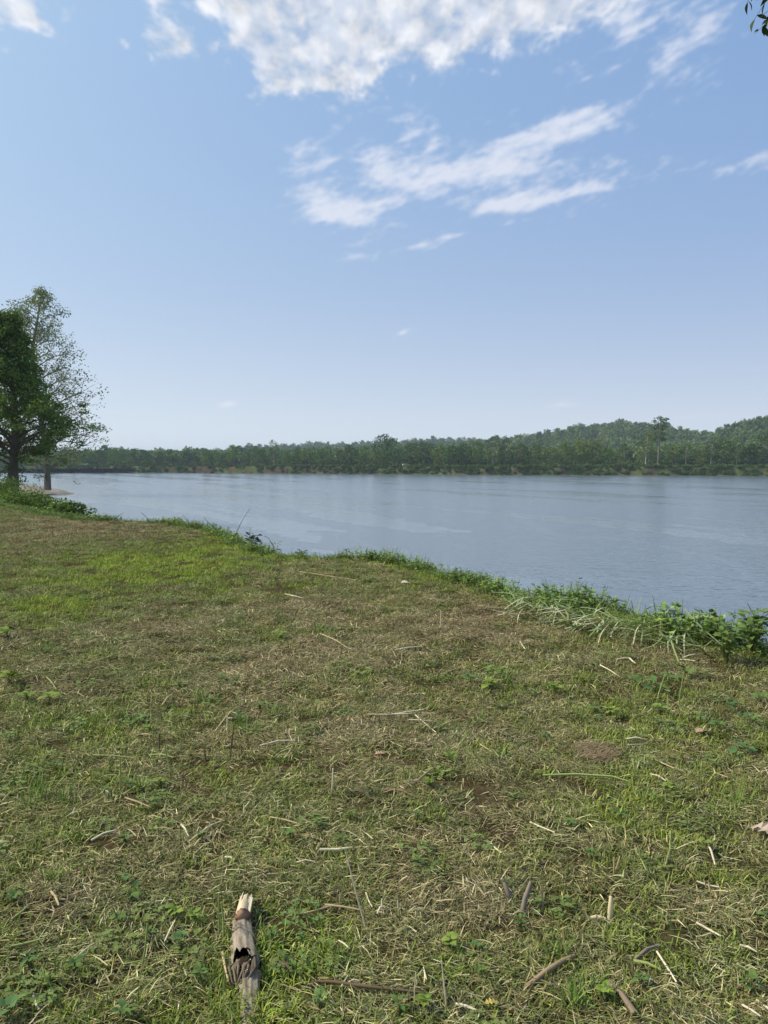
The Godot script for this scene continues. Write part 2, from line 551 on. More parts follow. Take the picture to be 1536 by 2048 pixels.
func sheet(xs: Array, zs: Array, height: Callable, color: Callable) -> Shape:
	var s := Shape.new()
	for z in zs:
		for x in xs:
			var p := Vector3(x, 0, z)
			p.y = height.call(x, z)
			s.v.append(p)
			s.c.append(color.call(x, z, p.y))
	var w := xs.size()
	for r in zs.size():
		for q in w:
			var k := r * w + q
			var ex := s.v[r * w + mini(q + 1, w - 1)] - s.v[r * w + maxi(q - 1, 0)]
			var ez := s.v[mini(r + 1, zs.size() - 1) * w + q] - s.v[maxi(r - 1, 0) * w + q]
			var m := ez.cross(ex).normalized()
			s.n.append(m if m.y > 0.0 else -m)
			if r and q:
				s.i.append(k); s.i.append(k - w - 1); s.i.append(k - w)
				s.i.append(k); s.i.append(k - 1); s.i.append(k - w - 1)
	return s

func steps(from: float, to: float, fine_from: float, fine_to: float, step: float, grow := 1.12) -> Array:
	var a := []
	var x := fine_from
	while x <= fine_to:
		a.append(x); x += step
	var s := step
	while x < to:
		a.append(x); s *= grow; x += s
	a.append(to)
	s = step * grow
	x = fine_from - s
	var b := []
	while x > from:
		b.append(x); s *= grow; x -= s
	b.append(from)
	b.reverse()
	return b + a

# ------------------------------------------------------------------ sky
func sky_color(az: float, el: float, low: bool) -> Color:
	var d := Vector3(sin(deg_to_rad(az)) * cos(deg_to_rad(el)), sin(deg_to_rad(el)), -cos(deg_to_rad(az)) * cos(deg_to_rad(el)))
	var sun := Vector3(sin(deg_to_rad(SUN.x)) * cos(deg_to_rad(SUN.y)), sin(deg_to_rad(SUN.y)), -cos(deg_to_rad(SUN.x)) * cos(deg_to_rad(SUN.y)))
	var h := clampf(el, 0.0, 90.0)
	var t := 1.0 - exp(-h / 9.0)
	var c := Color(0.68, 0.72, 0.76).lerp(Color(0.132, 0.262, 0.53), t)
	c = c.lerp(Color(0.10, 0.205, 0.43), smoothstep(12.0, 75.0, h))
	var g := 1.0 * exp(-rad_to_deg(d.angle_to(sun)) / 32.0)
	c += Color(g * 0.93, g * 1.05, g * 0.85)
	# cloud: named banks in front of the river, loose cover elsewhere
	var puff := 0.0
	var wisp := 0.0
	if absf(az) < 36.0 and el < 44.0:
		for b in CLOUDS:
			var x: float = az - b[0]
			var y: float = el - b[1]
			var u: float = b[2] * x + b[3] * y
			var w: float = b[4] * x + b[5] * y
			var r := u * u + w * w
			if r < 6.0:
				if b[7] == 0: puff += b[6] * exp(-r * sqrt(r) * 0.8)
				else: wisp += b[6] * exp(-r)
	var q := Vector2(d.x, d.z) / maxf(d.y + 0.03, 0.05)
	var away := smoothstep(30.0, 46.0, maxf(absf(az), el + 0.0)) * smoothstep(4.0, 16.0, el)
	if away > 0.0:
		puff += away * smoothstep(0.05, 0.45, noise.get_noise_2d(q.x * 60.0, q.y * 60.0 + 300.0)) * 1.2
	if puff > 0.02:
		var f := fine.get_noise_3d(q.x * 100.0, q.y * 75.0, 3.0)
		var f2 := 0.0 if low else fine.get_noise_3d(q.x * 420.0, q.y * 260.0, 9.0)
		var a := smoothstep(0.28, 1.42, minf(puff, 1.4) + f * 0.95 + f2 * 0.42)
		var lit := f - fine.get_noise_3d((q.x - 0.035) * 100.0, (q.y - 0.02) * 75.0, 3.0)
		var white := 0.70 + 0.10 * f + 0.05 * f2 + 0.13 * lit
		var f3 := fine.get_noise_3d(q.x * 190.0, q.y * 60.0, 40.0)
		c = c.lerp(Color(white * 0.99, white * 1.01, white * 1.06), a * (0.62 + 0.30 * smoothstep(-0.25, 0.35, f3 + f * 0.4)))
	if wisp > 0.02:
		var r := Vector2(az * 0.97 + el * 0.26, el * 0.97 - az * 0.26)
		var f := fine.get_noise_3d(r.x * 1.8, r.y * 7.5, 17.0)
		var f2 := fine.get_noise_3d(r.x * 8.0, r.y * 19.0, 27.0)
		var a := smoothstep(0.15, 1.55, minf(wisp, 1.25) + f * 0.75 + f2 * 0.55)
		c = c.lerp(Color(0.75, 0.765, 0.83), a * 0.72)
	return c

func make_sky() -> Image:
	var small := Image.create(1024, 512, false, Image.FORMAT_RGBF)
	small.fill(Color(0.3, 0.33, 0.35))
	for y in 262:
		for x in 1024:
			var az := (x + 0.5) / 1024.0 * 360.0
			small.set_pixel(x, y, sky_color(az - 360.0 if az > 180.0 else az, 90.0 - (y + 0.5) / 512.0 * 180.0, true))
	small.resize(4096, 2048, Image.INTERPOLATE_BILINEAR)
	for y in range(520, 1026):
		for x in range(-370, 370):
			small.set_pixel(posmod(x, 4096), y, sky_color((x + 0.5) / 4096.0 * 360.0, 90.0 - (y + 0.5) / 2048.0 * 180.0, false))
	return small

# ------------------------------------------------------------------ trees
# leaves in loose clumps round the given centres
func clumps(s: Shape, centres: Array, radius: float, each: int, size: float, tint: Color, flat := 0.6, shell := 0.5, vary := 0.22) -> void:
	for p in centres:
		var own := tone(tint, vary)
		var rad := radius * rng.randf_range(0.65, 1.35)
		for k in each:
			var o := ball()
			o = o.normalized() * pow(o.length(), shell)
			var at: Vector3 = p + Vector3(o.x, o.y * flat, o.z) * rad
			var face := (o * 0.7 + Vector3(0, 0.5, 0) + rv(0.8)).normalized()
			var d := face.cross(rv()).normalized()
			var w := face.cross(d)
			var l := size * rng.randf_range(0.6, 1.3)
			s.leaf(at - d * l * 0.5, d * l, w * l * 0.36, tone(own, 0.13))

func bough(s: Shape, from: Vector3, to: Vector3, r: float, col: Color, sag := 0.1, sides := 5) -> Array:
	var pts := []
	var rad := []
	var l := from.distance_to(to)
	var bend := rv(l * 0.07)
	for k in 5:
		var t := k / 4.0
		pts.append(from.lerp(to, t) + bend * sin(t * PI) + Vector3(0, l * sag * sin(t * PI), 0) + (rv(l * 0.02) if k and k < 4 else Vector3.ZERO))
		rad.append(lerpf(r, r * 0.3, t))
	s.tube(pts, rad, sides, col, 0.0, null, false)
	return pts

# a broadleaf tree: trunk through the given points, limbs out to an envelope, leaves at their ends.
# reach: [[height, radius to +x, radius to -x], ...]; returns the clump centres
func limbs(s: Shape, trunk: Array, radii: Array, reach: Array, n_limbs: int, n_sub: int, col: Color, rise := 0.35, sides := 9) -> Array:
	s.tube(trunk, radii, sides, col, 0.06, rng, false)
	var ends := []
	var lo: float = reach[0][0]
	var hi: float = reach[-1][0]
	for k in n_limbs:
		var h := lerpf(lo, hi, (k + rng.randf()) / n_limbs)
		var an := k * 2.4 + rng.randf_range(-0.5, 0.5)
		var r := 0.0
		for j in reach.size() - 1:
			if h <= reach[j + 1][0]:
				var t: float = (h - reach[j][0]) / (reach[j + 1][0] - reach[j][0])
				r = lerpf(lerpf(reach[j][1], reach[j + 1][1], t), lerpf(reach[j][2], reach[j + 1][2], t), 0.5 - 0.5 * cos(an))
				break
		r *= rng.randf_range(0.72, 1.05)
		var start_h := maxf(h - r * rise, lo * 0.6)
		var at: Vector3 = trunk[-1]
		var thick: float = radii[-1]
		for j in trunk.size() - 1:
			if trunk[j + 1].y >= start_h and trunk[j].y <= start_h:
				var t: float = (start_h - trunk[j].y) / maxf(trunk[j + 1].y - trunk[j].y, 0.01)
				at = trunk[j].lerp(trunk[j + 1], t)
				thick = lerpf(radii[j], radii[j + 1], t)
				break
		var tip := Vector3(at.x + cos(an) * r, h, at.z + sin(an) * r)
		var pts := bough(s, at, tip, minf(thick * 0.5, r * 0.018 + 0.02), col)
		ends.append(tip)
		for q in n_sub:
			var t := rng.randf_range(0.3, 0.95)
			var f: Vector3 = pts[int(t * 4.0)].lerp(pts[mini(int(t * 4.0) + 1, 4)], fmod(t * 4.0, 1.0))
			var o := (tip - at).normalized() * 0.5 + rv(0.9)
			var e := f + o * r * rng.randf_range(0.22, 0.45) + Vector3(0, r * 0.06, 0)
			bough(s, f, e, minf(thick * 0.16, r * 0.006 + 0.008), col, 0.05, 3)
			ends.append(e)
	return ends

var far_kinds := []

func far_kind(reach: Array, trunk_r: float, n: int, sub: int, radius: float, each: int, size: float, bark: Color, leaves: Color, lean := 0.0) -> void:
	var t := Shape.new()
	var top: float = reach[-1][0]
	var trunk := []
	var rad := []
	for k in 7:
		var f := k / 6.0
		trunk.append(Vector3(lean * f * f + sin(f * 5.0 + lean) * 0.3 * f, top * 0.93 * f - (0.4 if k == 0 else 0.0), rng.randf_range(-0.2, 0.2) * f))
		rad.append(trunk_r * (1.35 if k == 0 else 1.0 - 0.85 * f))
	var ends := limbs(t, trunk, rad, reach, n, sub, bark, 0.5, 7)
	var c := Shape.new()
	clumps(c, ends, radius, each, size, leaves, 0.6, 0.3)
	far_kinds.append({"trunk": t.mesh(), "crown": c.mesh(), "top": top})

func far_tree(called: String, where: Vector3, kind: int, height: float, wide: float, label: String, group: String) -> Node3D:
	var f: Dictionary = far_kinds[kind]
	var o := base(called, where, rng.randf() * TAU if kind != 6 else 0.0)
	var k: float = height / f.top
	o.scale = Vector3(k * wide * 1.2, k, k * wide * 1.2)
	tag(o, label, "tree", group)
	put("trunk", f.trunk, M.bark, o)
	put("crown", f.crown, M.far_tints[rng.randi() % 6], o)
	return o

# pixel column and row of the photograph's far skyline, as a bearing and a height in metres at distance d
func bearing(px: float) -> float:
	return (px - 768.0) / 1518.0

func rise(py: float, d: float) -> float:
	return 1.6 + (929.0 - py) / 1518.0 * d

# ------------------------------------------------------------------ small plants and litter
func blade(s: Shape, p: Vector3, d: Vector3, l: float, w: float, droop: float, col: Color, parts := 3) -> void:
	var side := d.cross(Vector3.UP)
	side = (side.normalized() if side.length() > 0.05 else Vector3.RIGHT) + rv(0.25)
	side = side.normalized()
	var pts := []
	for k in parts + 1:
		var t := k / float(parts)
		pts.append(p + d * l * t + Vector3(0, -droop * l * t * t, 0))
	s.strip(pts, side, w, col)

func heading(low: float, high: float) -> Vector3:
	var a := rng.randf() * TAU
	var e := rng.randf_range(low, high)
	return Vector3(cos(a) * cos(e), sin(e), sin(a) * cos(e))

func dry_patch(n: int, r: float) -> Mesh:
	var s := Shape.new()
	var tones := [Color(0.30, 0.255, 0.15), Color(0.19, 0.17, 0.095), Color(0.40, 0.35, 0.22), Color(0.215, 0.225, 0.09), Color(0.165, 0.19, 0.065), Color(0.25, 0.245, 0.115), Color(0.10, 0.082, 0.05)]
	var main := rng.randf() * TAU
	for k in n:
		var o := ball()
		var d := heading(-0.12, 0.3)
		if rng.randf() < 0.35:
			d = (Vector3(cos(main), 0.08, sin(main)) + rv(0.4)).normalized()
		var l := rng.randf_range(0.02, 0.068)
		var col := tone(tones[rng.randi() % tones.size()], 0.25)
		if rng.randf() < 0.09:
			l *= 1.4
			col = tone(Color(0.66, 0.56, 0.36), 0.15)
		blade(s, Vector3(o.x * r, 0.004 + absf(o.y) * 0.022, o.z * r), d, l, rng.randf_range(0.0008, 0.002), rng.randf_range(-0.1, 0.35), col, 2)
	for k in n / 6:
		var o := ball()
		blade(s, Vector3(o.x * r, -0.01, o.z * r), heading(0.7, 1.5), rng.randf_range(0.03, 0.065), rng.randf_range(0.001, 0.002), 0.1, tone(tones[rng.randi() % tones.size()], 0.25), 2)
	return s.mesh()

func green_patch(n: int, r: float, tall: float) -> Mesh:
	var s := Shape.new()
	var tones := [Color(0.17, 0.24, 0.045), Color(0.205, 0.285, 0.05), Color(0.12, 0.185, 0.042), Color(0.27, 0.32, 0.08), Color(0.24, 0.25, 0.08)]
	for k in n:
		var o := ball()
		var col := tone(tones[rng.randi() % tones.size()], 0.2)
		blade(s, Vector3(o.x * r, -0.005, o.z * r), heading(0.35, 1.45), tall * rng.randf_range(0.5, 1.3), rng.randf_range(0.0011, 0.0024), rng.randf_range(0.1, 0.7), col, 3)
	return s.mesh()

func clover_patch(n: int, r: float) -> Mesh:
	var s := Shape.new()
	for k in n:
		var o := ball()
		var p := Vector3(o.x * r, 0.012 + absf(o.y) * 0.04, o.z * r)
		var col := tone(Color(0.15, 0.20, 0.055), 0.25)
		var turn := rng.randf() * TAU
		for j in 3:
			var a := turn + j * TAU / 3.0
			var d := Vector3(cos(a), rng.randf_range(-0.15, 0.4), sin(a)).normalized()
			var l := rng.randf_range(0.012, 0.022)
			s.leaf(p, d * l, d.cross(Vector3.UP).normalized() * l * 0.42, col)
	return s.mesh()

# one leaf of a broadleaf weed, along +x, about 1 long: folded along its midrib, wide near the base
func weed_leaf(wide: float, heart := 0.0) -> Mesh:
	var s := Shape.new()
	var prof := [0.12, 0.75, 1.0, 0.9, 0.62, 0.3, 0.0]
	var col := Color(1, 1, 1)
	for k in 6:
		for side in [-1.0, 1.0]:
			var x0 := k / 6.0 - (heart * 0.16 if k == 0 else 0.0)
			var x1 := (k + 1) / 6.0
			var a := Vector3(k / 6.0, 0.10 * sin(k / 6.0 * 3.0), 0)
			var b := Vector3(x1, 0.10 * sin(x1 * 3.0), 0)
			var p := Vector3(x0, a.y + 0.12 * wide * prof[k], side * wide * (prof[k] + (heart * 0.4 if k == 0 else 0.0)))
			var q := Vector3(x1, b.y + 0.12 * wide * prof[k + 1], side * wide * prof[k + 1])
			if side > 0:
				s.tri(a, b, q, col); s.tri(a, q, p, col)
			else:
				s.tri(a, q, b, col); s.tri(a, p, q, col)
	return s.mesh()

var weed_leaves := []
var leaf_tints := {}

func leaf_paint(c: Color) -> StandardMaterial3D:
	var key := c.to_html()
	if not leaf_tints.has(key):
		var m := matter(0.7, Color(0.5, 0.55, 0.3), 0.2)
		m.albedo_color = c.linear_to_srgb()
		leaf_tints[key] = m
	return leaf_tints[key]

func weed(where: Vector3, r: float, n: int, form: int, tint: Color, up: float, called: String, label: String, category: String, group: String, leafy := 0.75) -> Node3D:
	var o := base(called, where, rng.randf() * TAU)
	tag(o, label, category, group)
	var stems := Shape.new()
	var spots := []
	for k in n:
		var a := k * 2.4 + rng.randf_range(-0.3, 0.3)
		var f := (k + 0.5) / n
		var tip := Vector3(cos(a) * r * 0.45 * f, up * rng.randf_range(0.35, 1.0) + 0.02, sin(a) * r * 0.45 * f)
		stems.tube([Vector3(cos(a), 0, sin(a)) * 0.006 - Vector3(0, 0.01, 0), tip * Vector3(0.45, 0.6, 0.45), tip], [0.0022, 0.0018, 0.0012], 3, Color(0.15, 0.19, 0.06))
		spots.append([tip, a])
	put("stem", stems.mesh(), M.plain, o)
	for q in spots:
		var l := put("leaf", weed_leaves[form], leaf_paint(tint if rng.randf() < 0.6 else Color(tint.r * 1.3, tint.g * 1.15, tint.b)), o)
		l.position = q[0]
		l.rotation = Vector3(rng.randf_range(-0.4, 0.4), -q[1] + rng.randf_range(-0.3, 0.3), rng.randf_range(-0.35, 0.45))
		l.scale = Vector3.ONE * r * leafy * rng.randf_range(0.7, 1.25)
	return o

# a stem, stick or straw through world points, resting where they say
func stick(called: String, pts: Array, radii: Array, col: Color, mat: Material, label: String, category: String, group := "", sides := 6) -> MeshInstance3D:
	var s := Shape.new()
	var at: Vector3 = pts[0]
	var own := []
	for p in pts:
		own.append(p - at)
	s.tube(own, radii, sides, col, 0.12, rng)
	var o := put(called, s.mesh(), mat)
	o.position = at
	tag(o, label, category, group)
	return o

func on_ground(x: float, z: float, above := 0.02) -> Vector3:
	return Vector3(x, ground_at(x, z) + above, z)

func dead_leaf(where: Vector3, size: float, turn: float, col: Color, label: String) -> void:
	var s := Shape.new()
	var rim := []
	var lobes := [[0.0, 0.03], [0.12, 0.16], [0.22, 0.34], [0.30, 0.15], [0.42, 0.45], [0.52, 0.18], [0.66, 0.40], [0.76, 0.16], [0.88, 0.22], [1.0, 0.0]]
	for p in lobes: rim.append(Vector3(p[0], 0.10 * absf(p[1]) + 0.10 * sin(p[0] * 4.0) + rng.randf_range(0, 0.05), p[1]))
	for side in [1.0, -1.0]:
		for k in lobes.size() - 1:
			var a := Vector3(rim[k].x, 0.06 * sin(rim[k].x * 4.0), 0)
			var b := Vector3(rim[k + 1].x, 0.06 * sin(rim[k + 1].x * 4.0), 0)
			var p: Vector3 = rim[k] * Vector3(1, 1, side)
			var q: Vector3 = rim[k + 1] * Vector3(1, 1, side)
			var cc := tone(col, 0.12)
			if side > 0:
				s.tri(a, b, q, cc); s.tri(a, q, p, cc)
			else:
				s.tri(a, q, b, cc); s.tri(a, p, q, cc)
	s.tube([Vector3(-0.22, 0.02, 0.02), Vector3.ZERO], [0.012, 0.012], 4, col * 0.7)
	var o := put("dead_leaf", s.mesh(), M.leaf_dry)
	o.position = where
	o.rotation = Vector3(rng.randf_range(-0.2, 0.2), turn, rng.randf_range(-0.05, 0.15))
	o.scale = Vector3.ONE * size
	tag(o, label, "leaf")

# ------------------------------------------------------------------ the scene
func _ready() -> void:
	rng.seed = 20240611
	noise.noise_type = FastNoiseLite.TYPE_SIMPLEX_SMOOTH
	noise.seed = 5
	noise.frequency = 0.01
	noise.fractal_octaves = 3
	fine.noise_type = FastNoiseLite.TYPE_SIMPLEX_SMOOTH
	fine.seed = 11
	fine.frequency = 0.1
	fine.fractal_octaves = 5

	var cam := Camera3D.new()
	cam.name = "camera"
	cam.fov = 68.0
	cam.near = 0.05
	cam.far = 9000.0
	cam.position = Vector3(0, 1.6, 0)
	cam.rotation_degrees.x = -3.58
	add_child(cam)
	cam.current = true

	var env := Environment.new()
	env.background_mode = Environment.BG_SKY
	var pan := PanoramaSkyMaterial.new()
	pan.energy_multiplier = 0.73
	pan.panorama = ImageTexture.create_from_image(make_sky())
	env.sky = Sky.new()
	env.sky.sky_material = pan
	env.tonemap_mode = Environment.TONE_MAPPER_LINEAR
	env.tonemap_exposure = 1.6
	env.fog_enabled = true
	env.fog_density = 0.0002
	env.fog_light_color = Color(0.80, 0.88, 0.97)
	env.sdfgi_enabled = true
	env.ssao_enabled = true
	env.ssil_enabled = true
	var we := WorldEnvironment.new()
	we.name = "world_environment"
	we.environment = env
	add_child(we)

	var sun := DirectionalLight3D.new()
	sun.name = "sun"
	sun.light_energy = 1.0
	sun.light_color = Color(1.0, 0.95, 0.86)
	sun.light_angular_distance = 6.0
	sun.shadow_enabled = true
	add_child(sun)
	var to_sun := Vector3(sin(deg_to_rad(SUN.x)) * cos(deg_to_rad(SUN.y)), sin(deg_to_rad(SUN.y)), -cos(deg_to_rad(SUN.x)) * cos(deg_to_rad(SUN.y)))
	sun.look_at_from_position(to_sun * 50.0, Vector3.ZERO)

	make_materials()
	make_land()
	make_water()
	make_far_side()
	make_left_trees()
	make_right_tree()
	make_grass()
	make_edge()
	make_litter()
	finish_ranks()

func speckle(a: Color, b: Color, freq: float, size := 512) -> ImageTexture:
	var f := FastNoiseLite.new()
	f.seed = 3
	f.frequency = freq
	f.fractal_octaves = 5
	var im := f.get_seamless_image(size, size)
	im.convert(Image.FORMAT_RGB8)
	for y in size:
		for x in size:
			im.set_pixel(x, y, a.lerp(b, im.get_pixel(x, y).r).linear_to_srgb())
	return ImageTexture.create_from_image(im)

func make_materials() -> void:
	M.plain = matter(0.8)
	M.leaf_near = matter(0.65, Color(0.6, 0.65, 0.35), 0.22)
	M.leaf_far = matter(0.8, Color(0.4, 0.45, 0.25), 0.12)
	M.far_tints = []
	for c in [Color(0.9, 0.92, 0.9), Color(0.55, 0.62, 0.6), Color(0.75, 0.8, 0.65), Color(1.0, 0.95, 0.7), Color(0.48, 0.56, 0.52), Color(0.85, 0.95, 0.75)]:
		var f := matter(0.8, Color(0.4, 0.45, 0.25), 0.12)
		f.albedo_color = c.linear_to_srgb()
		M.far_tints.append(f)
	M.leaf_dry = matter(0.85, Color(0.3, 0.26, 0.2), 0.2)
	M.grass = matter(0.6, Color(0.4, 0.45, 0.2), 0.3)
	M.bark = matter(0.9, Color.BLACK, 0.2)
	var grain := speckle(Color(0.55, 0.55, 0.55), Color(1.25, 1.25, 1.25).clamp(), 0.02)
	M.log_bark = matter(0.95, Color.BLACK, 0.15)
	M.log_bark.albedo_texture = grain
	M.log_bark.uv1_triplanar = true
	M.log_bark.uv1_scale = Vector3(9, 9, 9)
	M.log_bark.uv1_triplanar_sharpness = 2.0
	M.straw = matter(0.7, Color.BLACK, 0.3)
	M.soil = matter(0.95, Color.BLACK, 0.1)
	M.soil.albedo_texture = speckle(Color(0.35, 0.33, 0.3), Color(1, 1, 1), 0.03)
	M.soil.uv1_triplanar = true
	M.soil.uv1_world_triplanar = true
	M.soil.uv1_scale = Vector3(1.7, 1.7, 1.7)
	M.far_earth = matter(0.95, Color.BLACK, 0.1)
	M.sand = matter(0.9, Color.BLACK, 0.2)
	M.white = matter(0.4)
	M.glass_dark = matter(0.15, Color.BLACK, 0.5)
	M.glass_dark.albedo_color = Color(0.18, 0.2, 0.22)
	var w := StandardMaterial3D.new()
	w.albedo_color = Color(0.11, 0.14, 0.16).linear_to_srgb()
	w.roughness = 0.17
	w.metallic_specular = 0.72
	w.normal_enabled = true
	w.normal_scale = 0.6
	w.normal_texture = ripples()
	M.water = w
	var calm: StandardMaterial3D = w.duplicate()
	calm.roughness = 0.115
	calm.normal_scale = 0.3
	M.water_calm = calm

func ripples() -> ImageTexture:
	var f := FastNoiseLite.new()
	f.noise_type = FastNoiseLite.TYPE_SIMPLEX_SMOOTH
	f.seed = 21
	f.fractal_octaves = 3
	f.frequency = 0.028
	var a := f.get_seamless_image(1024, 1024)
	f.seed = 22
	f.frequency = 0.009
	f.fractal_octaves = 2
	var b := f.get_seamless_image(1024, 1024)
	var da := a.get_data()
	var db := b.get_data()
	var buf := PackedFloat32Array()
	buf.resize(1024 * 1024)
	for k in 1024 * 1024:
		buf[k] = (da[k] * 0.55 + db[k]) / 255.0
	var h := Image.create_from_data(1024, 1024, false, Image.FORMAT_RF, buf.to_byte_array())
	h.bump_map_to_normal_map(5.0)
	return ImageTexture.create_from_image(h)

func make_land() -> void:
	var xs := steps(-420.0, 260.0, -5.0, 5.0, 0.12, 1.09)
	var zs := steps(-190.0, 40.0, -14.0, 0.5, 0.12, 1.07)
	var soil := func(x, z, _y):
		var g: float = noise.get_noise_2d(x * 60.0, z * 60.0)
		return Color(0.095, 0.07, 0.04).lerp(Color(0.085, 0.085, 0.035), clampf(0.5 + g, 0.0, 1.0))
	var o := put("ground", sheet(xs, zs, ground_at, soil).mesh(), M.soil)
	tag(o, "mown river bank of brown soil and thatch in front", "", "", "structure")
	# the low sand spit under the sycamore
	var hs := func(x, z):
		var u: float = (x + 72.0) / 17.5
		var w: float = (z + 134.0) / 9.0
		var r := u * u + w * w
		return -4.3 + 2.9 * maxf(0.0, 1.0 - r * 0.8) + noise.get_noise_2d(x * 30.0, z * 30.0) * 0.35
	var tan := func(x, z, _y):
		return Color(0.30, 0.275, 0.24).lerp(Color(0.20, 0.18, 0.16), clampf(0.5 + noise.get_noise_2d(x * 40.0, z * 90.0) * 1.5, 0.0, 1.0))
	tag(put("sand_bar", sheet(range(-95, -50).map(func(k): return float(k)), range(-148, -120).map(func(k): return float(k)), hs, tan).mesh(), M.sand), "low grey sand bar at the foot of the sycamore", "", "", "structure")

func make_water() -> void:
	var s := sheet(steps(-3000.0, 3000.0, -150.0, 60.0, 1.6, 1.1), steps(-1300.0, 300.0, -330.0, -10.0, 1.6, 1.1), func(_x, _z): return WATER, func(_x, _z, _y): return Color.WHITE)
	for p in s.v:
		var wx := noise.get_noise_2d(p.x * 1.5, p.z * 1.5) * 9.0
		var wz := noise.get_noise_2d(p.x * 1.5 + 500.0, p.z * 1.5) * 6.0
		s.uv.append(Vector2((p.x * 0.94 - p.z * 0.12 + wx) / 13.0, (p.z * 0.94 + p.x * 0.12 + wz) / 6.5))
	# wind ruffles most of the water; long slicks along the current stay smoother
	var slick := Shape.new()
	slick.v = s.v; slick.n = s.n; slick.c = s.c; slick.uv = s.uv
	var ruffled := PackedInt32Array()
	for k in range(0, s.i.size(), 3):
		var p := (s.v[s.i[k]] + s.v[s.i[k + 1]] + s.v[s.i[k + 2]]) / 3.0
		var along := p.x * -0.45 - p.z * 0.89
		var across := p.x * 0.89 - p.z * 0.45
		var calmness := noise.get_noise_2d(along * 0.55, across * 5.0) + 0.5 * noise.get_noise_2d(along * 2.0 + 40.0, across * 14.0) + 0.35 * (1.0 - smoothstep(-70.0, 60.0, across - 60.0))
		for j in 3:
			if calmness > 0.40: slick.i.append(s.i[k + j])
			else: ruffled.append(s.i[k + j])
	s.i = ruffled
	var river := s.mesh()
	if slick.i.size():
		var sm := slick.mesh()
		river.add_surface_from_arrays(Mesh.PRIMITIVE_TRIANGLES, sm.surface_get_arrays(0))
	river.surface_set_material(0, M.water)
	if river.get_surface_count() > 1: river.surface_set_material(1, M.water_calm)
	tag(put("river", river, null), "wide rippled blue river between the banks", "", "", "structure")

# ------------------------------------------------------------------ far bank, woods and hills
const RIDGES := [
	{"d": 950.0, "w": 190.0, "canopy": 14.5, "line": [[380, 925], [560, 908], [700, 897], [820, 890], [900, 885], [1000, 874], [1060, 866], [1120, 856], [1180, 847], [1240, 842], [1290, 847], [1340, 859], [1400, 874], [1450, 892], [1536, 902], [1700, 915]]},
	{"d": 1500.0, "w": 280.0, "canopy": 17.0, "line": [[-300, 915], [100, 915], [300, 911], [350, 908], [420, 902], [520, 893], [600, 888], [700, 886], [800, 880], [900, 876], [1000, 880], [1200, 890], [1536, 890], [1900, 885]]},
	{"d": 690.0, "w": 150.0, "canopy": 13.5, "line": [[1330, 930], [1400, 905], [1440, 882], [1460, 862], [1490, 848], [1520, 835], [1560, 824], [1700, 800], [2100, 790]]}]

func ridge_height(k: int, x: float, z: float) -> float:
	var r: Dictionary = RIDGES[k]
	var px: float = x / r.d * 1518.0 + 768.0
	var line: Array = r.line
	if px <= line[0][0] or px >= line[-1][0]:
		px = clampf(px, line[0][0], line[-1][0])
	var y := 0.0
	for j in line.size() - 1:
		if px <= line[j + 1][0]:
			y = lerpf(line[j][1], line[j + 1][1], (px - line[j][0]) / float(line[j + 1][0] - line[j][0]))
			break
	var t: float = (-z - r.d) / r.w
	return (rise(y, r.d) - r.canopy) * exp(-t * t)

func hill_height(x: float, z: float) -> float:
	return maxf(maxf(ridge_height(0, x, z), ridge_height(1, x, z)), ridge_height(2, x, z)) + noise.get_noise_2d(x * 1.2, z * 1.2) * 3.0 - 1.5

func far_height(x: float, t: float) -> float:
	# t metres back from the far waterline
	var e := noise.get_noise_1d(x * 6.0)
	var steep := 1.8 + 1.8 * clampf(0.5 + e, 0.0, 1.0)
	if t < 0.0:
		return WATER + t * 0.4
	var beach := 1.3 + 1.0 * noise.get_noise_1d(x * 3.0 + 400.0)
	var h := WATER + 0.12 * minf(t, beach)
	h += 3.9 * smoothstep(beach, beach + steep, t + noise.get_noise_2d(x * 12.0, t * 14.0) * 1.2)
	return h + noise.get_noise_2d(x * 3.0, t * 3.0) * 0.25 + minf(t, 400.0) * 0.0015

